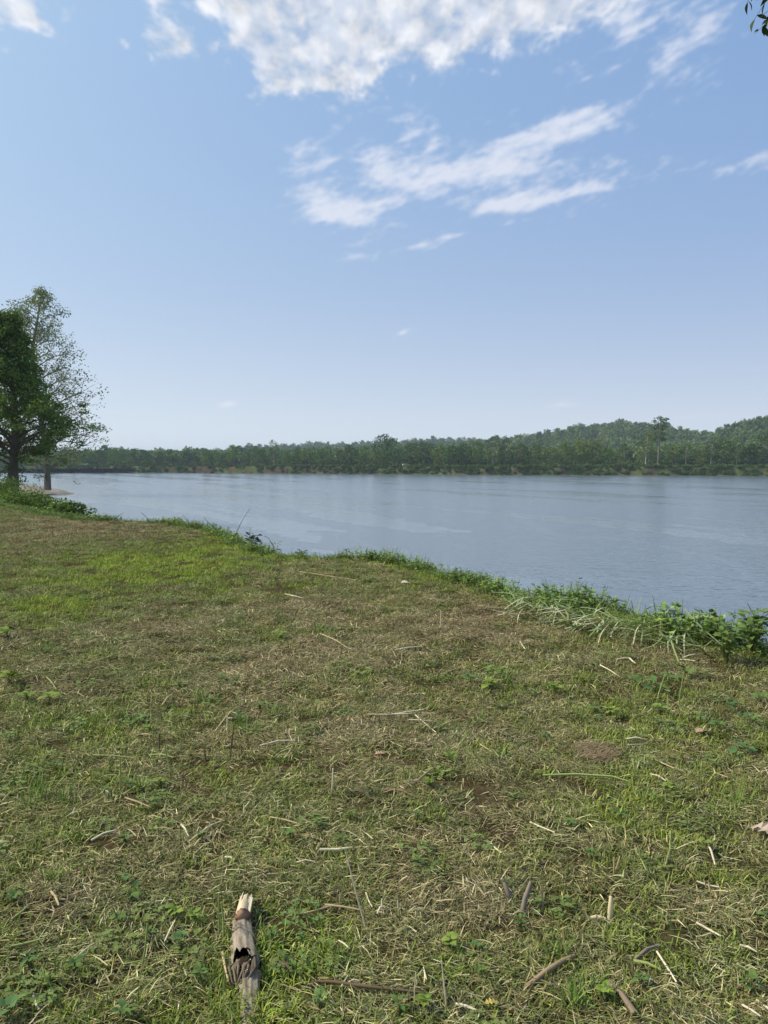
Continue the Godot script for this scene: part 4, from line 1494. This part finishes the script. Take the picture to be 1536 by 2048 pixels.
# ------------------------------------------------------------------ the weedy edge of the bank
func make_edge() -> void:
	for a in [[0.30, 0.0], [0.42, 0.6], [0.5, 1.0], [0.09, 0.0]]: weed_leaves.append(weed_leaf(a[0], a[1]))
	# ground cover along the lip
	var kinds := []
	for k in 4:
		var s := Shape.new()
		for j in 26:
			var q := ball()
			var high := rng.randf_range(0.05, 0.2)
			var p := Vector3(q.x * 0.13, 0, q.z * 0.13)
			var e := p + Vector3(q.x * 0.08, high, q.z * 0.08)
			if k % 2 == 0:
				s.tube([p, e], [0.0022, 0.0012], 3, Color(0.12, 0.16, 0.05))
				for m in 5:
					var f := heading(-0.2, 0.7)
					var l := rng.randf_range(0.022, 0.05)
					s.leaf(p.lerp(e, rng.randf_range(0.4, 1.0)), f * l, f.cross(Vector3.UP).normalized() * l * 0.34, tone(Color(0.19, 0.28, 0.065), 0.28))
			else:
				for m in 3:
					blade(s, p, heading(0.7, 1.5), rng.randf_range(0.08, 0.22), rng.randf_range(0.0015, 0.004), rng.randf_range(0.1, 0.6), tone(Color(0.20, 0.27, 0.075), 0.25))
		kinds.append(s.mesh())
	var places := [[], [], [], []]
	var tints := [[], [], [], []]
	for k in CREST.size() - 1:
		if k < 5 or k > 22:
			continue
		var a := Vector2(CREST[k][0], CREST[k][1])
		var b := Vector2(CREST[k + 1][0], CREST[k + 1][1])
		var out := Vector2(b.y - a.y, -(b.x - a.x)).normalized()
		var n := int(a.distance_to(b) * (110.0 if a.y > -16.0 else 60.0))
		for j in n:
			var p := a.lerp(b, rng.randf()) + out * rng.randf_range(-0.18 if a.y < -9.5 else -0.5, 0.75)
			var sc := rng.randf_range(0.5, 1.5) * (0.9 if a.y < -9.5 else 1.25)
			if noise.get_noise_2d(p.x * 90.0, p.y * 90.0) < -0.18:
				sc *= 0.5
			if inland(p.x, p.y) > 0.15:
				sc *= 0.6
			var v := rng.randi() % 4
			places[v].append(Transform3D(Basis(Vector3.UP, rng.randf() * TAU).scaled(Vector3(sc, sc, sc)), on_ground(p.x, p.y, -0.02)))
			tints[v].append(tone(Color(1, 1, 1), 0.3))
	var o := base("bank_weeds")
	tag(o, "low green weeds along the lip of the near bank", "weeds", "", "stuff")
	for k in 4: scatter("weeds", kinds[k], M.grass, places[k], tints[k], o)

	# single plants that stand out along the lip
	var green := Color(0.10, 0.17, 0.045)
	weed(on_ground(-2.42, -13.9), 0.26, 26, 1, Color(0.03, 0.05, 0.022), 0.32, "sapling", "dark-leaved sapling standing against the water at the bank lip", "sapling", "", 0.45)
	weed(on_ground(-1.9, -13.3), 0.2, 9, 0, Color(0.17, 0.23, 0.09), 0.24, "pale_weed", "pale green leafy weed at the lip beside the dark sapling", "weed", "", 0.5)
	weed(on_ground(-1.44, -13.1), 0.16, 30, 0, Color(0.05, 0.065, 0.03), 0.16, "dark_weed", "dark tangled weed at the lip, past the pale weed", "weed", "", 0.45)
	weed(on_ground(1.80, -8.70), 0.17, 9, 2, Color(0.16, 0.25, 0.07), 0.15, "burdock", "large-leaved bright weed at the lip beside the cut reeds", "weed", "", 0.45)
	weed(on_ground(2.15, -8.35), 0.14, 8, 2, Color(0.16, 0.25, 0.07), 0.13, "burdock", "second large-leaved bright weed behind the cut reeds", "weed", "", 0.45)
	weed(on_ground(2.45, -7.98), 0.16, 10, 1, green, 0.14, "leafy_weed", "leafy weed rising behind the middle of the cut reeds", "weed", "", 0.45)
	for q in [[3.18, -6.42, 0.26, "feathery weed clump against the water at the right edge"], [3.02, -6.15, 0.24, "leafy weed clump below the feathery one at the right edge"], [2.86, -6.42, 0.2, "leafy weed beside the bent reed at the bank lip"], [3.2, -5.75, 0.26, "broad weed clump at the right edge of the bank"], [2.72, -5.95, 0.2, "low weed clump in front of the bent reed"], [3.5, -6.2, 0.3, "tall weed clump just at the right border"]]:
		weed(on_ground(q[0], q[1]), q[2], 80, 0, green, q[2] * 1.15, "weed_clump", q[3], "weed", "weed clumps at the right of the bank", 0.3)
	weed(on_ground(2.66, -7.0), 0.13, 6, 1, Color(0.035, 0.06, 0.03), 0.2, "drooping_weed", "dark drooping weed top against the water", "weed", "")

	# bare stems standing up from the lip
	var bare := Color(0.10, 0.08, 0.06)
	var twig := func(called: String, pts: Array, r: float, label: String) -> void:
		var rad := []
		for k in pts.size(): rad.append(r * (1.0 - 0.75 * k / pts.size()))
		stick(called, pts, rad, bare, M.bark, label, "twig", "bare twigs at the bank lip", 5)
	var g0 := on_ground(-3.55, -16.7, -0.05)
	twig.call("bare_twig", [g0, g0 + Vector3(-0.12, 0.16, 0), g0 + Vector3(-0.32, 0.36, 0.02), g0 + Vector3(-0.42, 0.46, 0)], 0.011, "thick bare twig slanting up at the far lip")
	g0 = on_ground(-3.1, -15.6, -0.05)
	twig.call("bare_twig", [g0, g0 + Vector3(0.06, 0.28, 0), g0 + Vector3(0.2, 0.55, 0), g0 + Vector3(0.34, 0.76, 0)], 0.008, "tall thin bare twig curving up over the water")
	g0 = on_ground(-2.55, -14.3, -0.05)
	twig.call("bare_twig", [g0, g0 + Vector3(0.01, 0.3, 0), g0 + Vector3(0.02, 0.5, 0)], 0.006, "short upright bare twig by the dark sapling")
	g0 = on_ground(-1.95, -13.3, -0.05)
	twig.call("bare_twig", [g0, g0 + Vector3(0.0, 0.22, 0), g0 + Vector3(-0.08, 0.36, 0), g0 + Vector3(-0.16, 0.4, 0)], 0.007, "hooked bare twig above the pale weed")
	g0 = on_ground(2.30, -8.4, -0.05)
	twig.call("bare_twig", [g0, g0 + Vector3(0.10, 0.22, 0), g0 + Vector3(0.20, 0.40, 0)], 0.004, "bare twig leaning towards the water, one of a crossed pair")
	g0 = on_ground(2.46, -8.3, -0.05)
	twig.call("bare_twig", [g0, g0 + Vector3(-0.04, 0.18, 0), g0 + Vector3(-0.06, 0.34, 0)], 0.004, "upright bare twig, the other of the crossed pair")
	g0 = on_ground(3.62, -6.6, -0.05)
	twig.call("bare_twig", [g0, g0 + Vector3(-0.14, 0.25, 0), g0 + Vector3(-0.34, 0.5, 0), g0 + Vector3(-0.43, 0.66, 0)], 0.006, "long bare stem slanting over the water at the right border")
	for q in [[-6.3, -20.4, 0.35, -0.15, "bare twig leaning left on the farther lip"], [-7.6, -21.2, 0.3, 0.2, "bare twig leaning right near the lowest shrub"], [-5.2, -19.6, 0.3, 0.1, "shorter of two bare twigs side by side on the farther lip"], [-4.9, -19.2, 0.4, -0.12, "taller of two bare twigs side by side on the farther lip"]]:
		g0 = on_ground(q[0], q[1], -0.05)
		twig.call("bare_twig", [g0, g0 + Vector3(q[3] * 0.6, q[2] * 0.6, 0), g0 + Vector3(q[3] * 1.6, q[2], 0)], 0.009, q[4])

	# the heap of cut reeds
	var reed := []
	for k in 6:
		var s := Shape.new()
		var pts := []
		var l := rng.randf_range(0.2, 0.5)
		var bend := rng.randf_range(-0.12, 0.12)
		for j in 6:
			var f := j / 5.0
			pts.append(Vector3((f - 0.5) * l, 0.05 * sin(f * PI) * (1.0 if k % 2 else -0.3), bend * f * f))
		s.strip(pts, Vector3(0, 0.25, 1).normalized(), rng.randf_range(0.004, 0.009), Color.WHITE, 0.2)
		reed.append(s.mesh())
	var heap := base("cut_reed_heap", on_ground(2.1, -7.35, 0.0))
	tag(heap, "heap of pale cut reed leaves lying along the bank lip", "reeds")
	var paints := []
	for c in [Color(0.29, 0.35, 0.19), Color(0.37, 0.42, 0.26), Color(0.23, 0.29, 0.12), Color(0.52, 0.48, 0.31), Color(0.20, 0.26, 0.10)]:
		paints.append(leaf_paint(c))
	for k in 280:
		var f := rng.randf()
		var x := lerpf(1.45, 2.70, f) + rng.randf_range(-0.3, 0.15)
		var z := lerpf(-8.05, -6.3, f) + rng.randf_range(-0.35, 0.5)
		var l := put("reed_leaf", reed[k % 6], paints[rng.randi() % 5], heap)
		l.position = on_ground(x, z, 0.035 + rng.randf() * 0.12) - heap.position
		l.rotation = Vector3(rng.randf_range(-0.5, 0.5), rng.randf_range(-1.5, 1.3), rng.randf_range(-0.4, 0.4))
	# the long bent reed hanging over its end
	var b0 := on_ground(2.72, -6.55, 0.0)
	var bent := Shape.new()
	bent.strip([Vector3(0.02, 0.28, -0.3), Vector3(-0.05, 0.30, -0.1), Vector3(0.0, 0.2, 0.1), Vector3(0.12, 0.06, 0.35), Vector3(0.26, 0.02, 0.7)], Vector3(0.95, 0.2, -0.2).normalized(), 0.007, Color(0.22, 0.28, 0.13))
	var br := put("bent_reed", bent.mesh(), M.grass)
	br.position = b0
	tag(br, "long bent reed leaf folding down off the heap's right end", "reed")

# ------------------------------------------------------------------ litter on the grass
func make_litter() -> void:
	var cols := [Color(0.62, 0.55, 0.38), Color(0.45, 0.36, 0.20), Color(0.26, 0.31, 0.10), Color(0.13, 0.095, 0.06), Color(0.24, 0.20, 0.16)]
	var says := ["pale cut stalk lying on the mown grass", "tan cut stalk lying on the mown grass", "green cut stalk lying on the mown grass"]
	for a in STALKS:
		var st: Node3D
		var p := on_ground(a[0], a[1], 0.028)
		var q := on_ground(a[2], a[3], 0.028)
		var mid := p.lerp(q, 0.5) + Vector3(0, rng.randf_range(-0.006, 0.012), 0) + rv(p.distance_to(q) * 0.025) * Vector3(1, 0, 1)
		st = stick("straw_stalk", [p, mid, q], [a[4] * 0.78, a[4] * 0.75, a[4] * 0.55], cols[a[5]], M.straw, says[a[5]], "stalk", "%s stalks lying on the grass" % ["pale", "tan", "green"][a[5]])
		rank(st, says[a[5]])
	says = ["pale stubble stalk standing in the mown grass", "tan stubble stalk standing in the mown grass", "green stem standing in the mown grass", "dark dry stem standing in the mown grass"]
	for a in UPRIGHTS:
		var p := on_ground(a[0], a[1], -0.01)
		var q := Vector3(a[2], p.y + a[3] + 0.01, a[4])
		var st: Node3D = stick("stubble_stalk", [p, p.lerp(q, 0.5) + rv(0.004), q], [a[5] * 0.8, a[5] * 0.75, a[5] * 0.6], cols[a[6]], M.straw, says[a[6]], "stalk", "%s stalks standing in the grass" % ["pale", "tan", "green", "dark"][a[6]])
		rank(st, says[a[6]])
	# broadleaf weeds in the grass
	for a in WEEDS:
		var k: int = a[3]
		var p := on_ground(a[0], a[1], 0.01)
		if k == 2:
			var s := Shape.new()
			for j in 34:
				var q: Vector3 = ball() * float(a[2]) * 0.45
				blade(s, Vector3(q.x, -0.01, q.z), heading(0.6, 1.45), a[2] * rng.randf_range(0.8, 1.7), rng.randf_range(0.0014, 0.003), rng.randf_range(0.1, 0.7), tone(Color(0.16, 0.24, 0.05), 0.2))
			var o := put("grass_tuft", s.mesh(), M.grass)
			o.position = p
			tag(o, "tuft of longer green grass in the mown ground", "grass tuft", "longer grass tufts")
			rank(o, "tuft of longer green grass")
		else:
			var wd := weed(p, a[2] * 0.52, [8, 5, 0, 9][k], [0, 2, 0, 1][k], [Color(0.09, 0.16, 0.05), Color(0.10, 0.18, 0.065), green0(), Color(0.155, 0.23, 0.05)][k], a[2] * 0.35, ["small_weed", "round_leaf_weed", "", "bright_weed"][k],
				["small dark green broadleaf weed in the mown grass", "round-leaved weed lying flat in the mown grass", "", "bright yellow-green broadleaf weed in the mown grass"][k], "weed", ["dark green broadleaf weeds", "round-leaved weeds", "", "bright broadleaf weeds"][k])
			rank(wd, ["small dark green broadleaf weed", "flat round-leaved weed", "", "bright yellow-green broadleaf weed"][k])

	# the broken log at the bottom
	var foot := on_ground(-0.46, -2.42, 0.0)
	var log_ := base("broken_log", foot)
	tag(log_, "broken grey log with a pale splintered end, half sunk in the grass", "log")
	var pt := func(x: float, z: float, y: float) -> Vector3: return Vector3(x, y + ground_at(x, z), z) - foot
	var trunk_piece := func(from: Vector3, to: Vector3, r0: float, r1: float, ragged: float) -> Mesh:
		var s := Shape.new()
		var rows := 26
		var sides := 36
		for j in rows:
			var f := j / float(rows - 1)
			for q in sides + 1:
				var an := TAU * (q % sides) / sides
				var ridge := noise.get_noise_3d(cos(an) * 260.0, sin(an) * 260.0, f * 190.0 + from.x * 900.0)
				var lump := noise.get_noise_3d(cos(an) * 60.0, sin(an) * 60.0, f * 120.0 + 400.0)
				var r := lerpf(r0, r1, pow(f, 1.5)) * (1.0 + 0.26 * ridge + 0.26 * lump)
				var along := f + (ragged * noise.get_noise_2d(an * 90.0, 7.0) if j == rows - 1 else 0.0)
				s.v.append(from.lerp(to, along) + Vector3(cos(an) * r, sin(an) * r * 0.85, sin(f * 3.0) * 0.004))
				s.c.append(Color(0.46, 0.39, 0.30).lerp(Color(0.20, 0.16, 0.115), clampf(0.5 + 0.9 * lump - 0.6 * ridge, 0.0, 1.0)))
		for j in rows:
			for q in sides + 1:
				var w := sides + 1
				var k := j * w + q
				var across := s.v[j * w + (q + 1) % sides] - s.v[j * w + (q + sides - 1) % sides]
				var length_ := s.v[mini(j + 1, rows - 1) * w + q] - s.v[maxi(j - 1, 0) * w + q]
				var m := across.cross(length_).normalized()
				var outward := s.v[k] - from.lerp(to, j / float(rows - 1))
				s.n.append(m if m.dot(outward) > 0.0 else -m)
				if j and q:
					s.i.append(k); s.i.append(k - w); s.i.append(k - 1)
					s.i.append(k - 1); s.i.append(k - w); s.i.append(k - w - 1)
		return s.mesh()
	put("bark", trunk_piece.call(pt.call(-0.487, -2.505, 0.026), pt.call(-0.437, -2.285, 0.020), 0.031, 0.047, 0.6), M.log_bark, log_)
	put("root_end", trunk_piece.call(pt.call(-0.420, -2.27, 0.010), pt.call(-0.388, -2.05, -0.012), 0.033, 0.026, 0.1), M.log_bark, log_)
	var wood := Shape.new()
	wood.tube([pt.call(-0.486, -2.49, 0.045), pt.call(-0.495, -2.565, 0.046), pt.call(-0.497, -2.63, 0.040)], [0.023, 0.021, 0.012], 9, Color(0.56, 0.45, 0.29), 0.2, rng)
	for k in 9:
		var x := -0.51 + k * 0.0055
		var r := 0.004
		wood.tube([pt.call(x + 0.004, -2.50, 0.05), pt.call(x, -2.585 - rng.randf() * 0.03, 0.048 + rng.randf() * 0.012), pt.call(x - 0.005, -2.61 - rng.randf() * 0.05, 0.035 + rng.randf() * 0.02)], [r, r * 0.9, 0.001], 4, tone(Color(0.58, 0.49, 0.34), 0.2))
	put("splintered_wood", wood.mesh(), M.plain, log_)
	var inner := Shape.new()
	inner.tube([pt.call(-0.484, -2.502, 0.056), pt.call(-0.480, -2.488, 0.06)], [0.021, 0.026], 12, Color(0.30, 0.18, 0.12), 0.08, rng)
	put("inner_bark", inner.mesh(), M.plain, log_)
	var core := Shape.new()
	core.tube([pt.call(-0.447, -2.33, 0.024), pt.call(-0.437, -2.27, 0.022), pt.call(-0.43, -2.235, 0.016)], [0.026, 0.026, 0.012], 14, Color(0.05, 0.036, 0.025), 0.3, rng)
	put("rotten_core", core.mesh(), M.log_bark, log_)
	var roots := Shape.new()
	for k in 13:
		var x := -0.478 + rng.randf() * 0.075
		roots.tube([pt.call(x, -2.31, 0.055 - rng.randf() * 0.04), pt.call(x + rng.randf_range(-0.02, 0.02), -2.245, 0.05), pt.call(x + rng.randf_range(-0.04, 0.03), -2.215 + rng.randf() * 0.03, 0.005)], [0.006, 0.005, 0.0015], 5, tone(Color(0.17, 0.13, 0.09), 0.35))
	put("roots", roots.mesh(), M.bark, log_)
	# grass that has grown up round the log
	var fringe := Shape.new()
	for k in 150:
		var f := rng.randf()
		var side := -1.0 if k % 2 else 1.0
		var x := lerpf(-0.487, -0.385, f) + side * rng.randf_range(0.03, 0.07)
		var z := lerpf(-2.52, -2.05, f)
		blade(fringe, pt.call(x, z, -0.01), heading(0.7, 1.5), rng.randf_range(0.05, 0.11), rng.randf_range(0.0012, 0.0024), rng.randf_range(0.1, 0.6), tone(Color(0.20, 0.25, 0.075), 0.3))
	var fr := put("log_grass", fringe.mesh(), M.grass)
	fr.position = foot
	tag(fr, "longer grass growing up along both sides of the broken log", "grass", "", "stuff")
	# sticks
	var br := Color(0.14, 0.10, 0.065)
	stick("stick", [on_ground(-0.35, -2.30, 0.03), on_ground(-0.31, -2.28, 0.032), on_ground(-0.285, -2.262, 0.02)], [0.0083, 0.0075, 0.0045], Color(0.17, 0.11, 0.08), M.bark, "short dark broken stick beside the log", "stick")
	stick("stick", [on_ground(-0.22, -2.225, 0.012), on_ground(-0.16, -2.20, 0.028), on_ground(-0.08, -2.178, 0.03), on_ground(0.0, -2.162, 0.03), on_ground(0.07, -2.157, 0.026), on_ground(0.145, -2.156, 0.018)], [0.006, 0.0056, 0.0053, 0.0049, 0.0045, 0.003], br, M.bark, "long thin dark stick lying between the log and the corner", "stick")
	stick("stick", [on_ground(0.428, -2.185, 0.022), on_ground(0.50, -2.242, 0.032), on_ground(0.56, -2.29, 0.032), on_ground(0.606, -2.326, 0.025)], [0.0083, 0.0086, 0.0083, 0.0067], Color(0.29, 0.21, 0.13), M.bark, "straight light brown stick with a pale broken end", "stick")
	stick("stick", [on_ground(0.68, -2.21, 0.02), on_ground(0.70, -2.14, 0.03), on_ground(0.712, -2.06, 0.03)], [0.0067, 0.0083, 0.009], Color(0.22, 0.17, 0.12), M.bark, "thick brown stick running out of the bottom edge", "stick")
	stick("stick", [on_ground(0.80, -2.32, 0.02), on_ground(0.85, -2.355, 0.03), on_ground(0.90, -2.385, 0.022)], [0.006, 0.0067, 0.0053], cols[4], M.bark, "short grey stick near the bottom right", "stick")
	stick("stick", [on_ground(0.077, -3.575, 0.02), on_ground(0.15, -3.62, 0.035), on_ground(0.235, -3.71, 0.07)], [0.0083, 0.0075, 0.0045], Color(0.27, 0.19, 0.13), M.bark, "reddish stick pointing up beside a bright grass tuft", "stick")
	stick("stick", [on_ground(0.0, -3.58, 0.02), on_ground(0.08, -3.55, 0.03), on_ground(0.16, -3.49, 0.02)], [0.006, 0.0053, 0.0037], Color(0.27, 0.19, 0.14), M.bark, "thin reddish stick crossing the base of another", "stick")
	stick("stick", [on_ground(-0.14, -3.56, 0.025), on_ground(-0.10, -3.53, 0.03), on_ground(-0.07, -3.51, 0.02)], [0.009, 0.0083, 0.0045], Color(0.17, 0.13, 0.10), M.bark, "stubby dark stick end in the middle of the grass", "stick")
	# cut sapling stubs
	stick("sapling_stub", [on_ground(0.487, -2.594, -0.02), on_ground(0.50, -2.60, 0.05), on_ground(0.525, -2.62, 0.10)], [0.011, 0.010, 0.009], cols[4], M.bark, "taller of two cut grey sapling stubs", "stub")
	stick("sapling_stub", [on_ground(0.462, -2.66, -0.02), on_ground(0.452, -2.67, 0.03), on_ground(0.44, -2.69, 0.06)], [0.010, 0.009, 0.008], cols[4], M.bark, "shorter of two cut grey sapling stubs", "stub")
	# split pale chip
	stick("wood_splinter", [on_ground(0.783, -2.542, 0.0), on_ground(0.787, -2.55, 0.04), on_ground(0.793, -2.56, 0.085)], [0.010, 0.009, 0.007], Color(0.62, 0.52, 0.33), M.plain, "pale upright wood splinter in the lower right grass", "splinter")
	stick("wood_splinter", [on_ground(0.70, -2.54, 0.015), on_ground(0.735, -2.535, 0.025), on_ground(0.765, -2.533, 0.02)], [0.004, 0.010, 0.007], Color(0.58, 0.48, 0.30), M.plain, "pale wood splinter lying beside the upright one", "splinter")
	stick("green_stem", [on_ground(0.787, -3.674, 0.045), on_ground(0.95, -3.678, 0.05), on_ground(1.131, -3.68, 0.04), on_ground(1.21, -3.657, 0.025)], [0.005, 0.0055, 0.0045, 0.003], Color(0.34, 0.42, 0.15), M.plain, "long pale green stem lying straight on the grass", "stem")
	# fallen leaves
	dead_leaf(on_ground(1.57, -3.16, 0.03), 0.15, -0.9, Color(0.42, 0.34, 0.26), "large pale dead leaf at the right border")
	dead_leaf(on_ground(1.83, -4.36, 0.03), 0.10, 0.4, Color(0.40, 0.29, 0.19), "tan dead leaf near the bank at the right")
	dead_leaf(on_ground(-0.05, -4.0, 0.03), 0.055, 0.2, Color(0.42, 0.28, 0.19), "small reddish dead leaf in the middle of the grass")
	dead_leaf(on_ground(0.22, -9.8, 0.05), 0.13, 0.3, Color(0.60, 0.53, 0.44), "pale dead leaf near the far lip of the bank")
	dead_leaf(on_ground(0.29, -2.10, 0.03), 0.045, 0.1, Color(0.40, 0.31, 0.10), "small yellow dead leaf at the bottom edge")
	dead_leaf(on_ground(0.05, -2.10, 0.03), 0.035, 1.2, Color(0.30, 0.23, 0.13), "small brown dead leaf at the end of the long stick")
	# the mat of rusty dead needles
	var mat_ := Shape.new()
	for k in 380:
		var q := ball()
		var d := (Vector3(-0.9, 0.0, 0.4) + rv(0.5)).normalized()
		blade(mat_, Vector3(q.x * 0.13, 0.03 + absf(q.y) * 0.02, q.z * 0.15), d, rng.randf_range(0.05, 0.11), 0.0009, 0.1, tone(Color(0.30, 0.215, 0.14), 0.25), 2)
	var o2 := put("dead_grass_mat", mat_.mesh(), M.leaf_dry)
	o2.position = on_ground(1.18, -4.06, 0.0)
	tag(o2, "flat mat of rusty dead grass in the right half", "dead grass", "", "stuff")

func green0() -> Color:
	return Color(0.1, 0.17, 0.05)
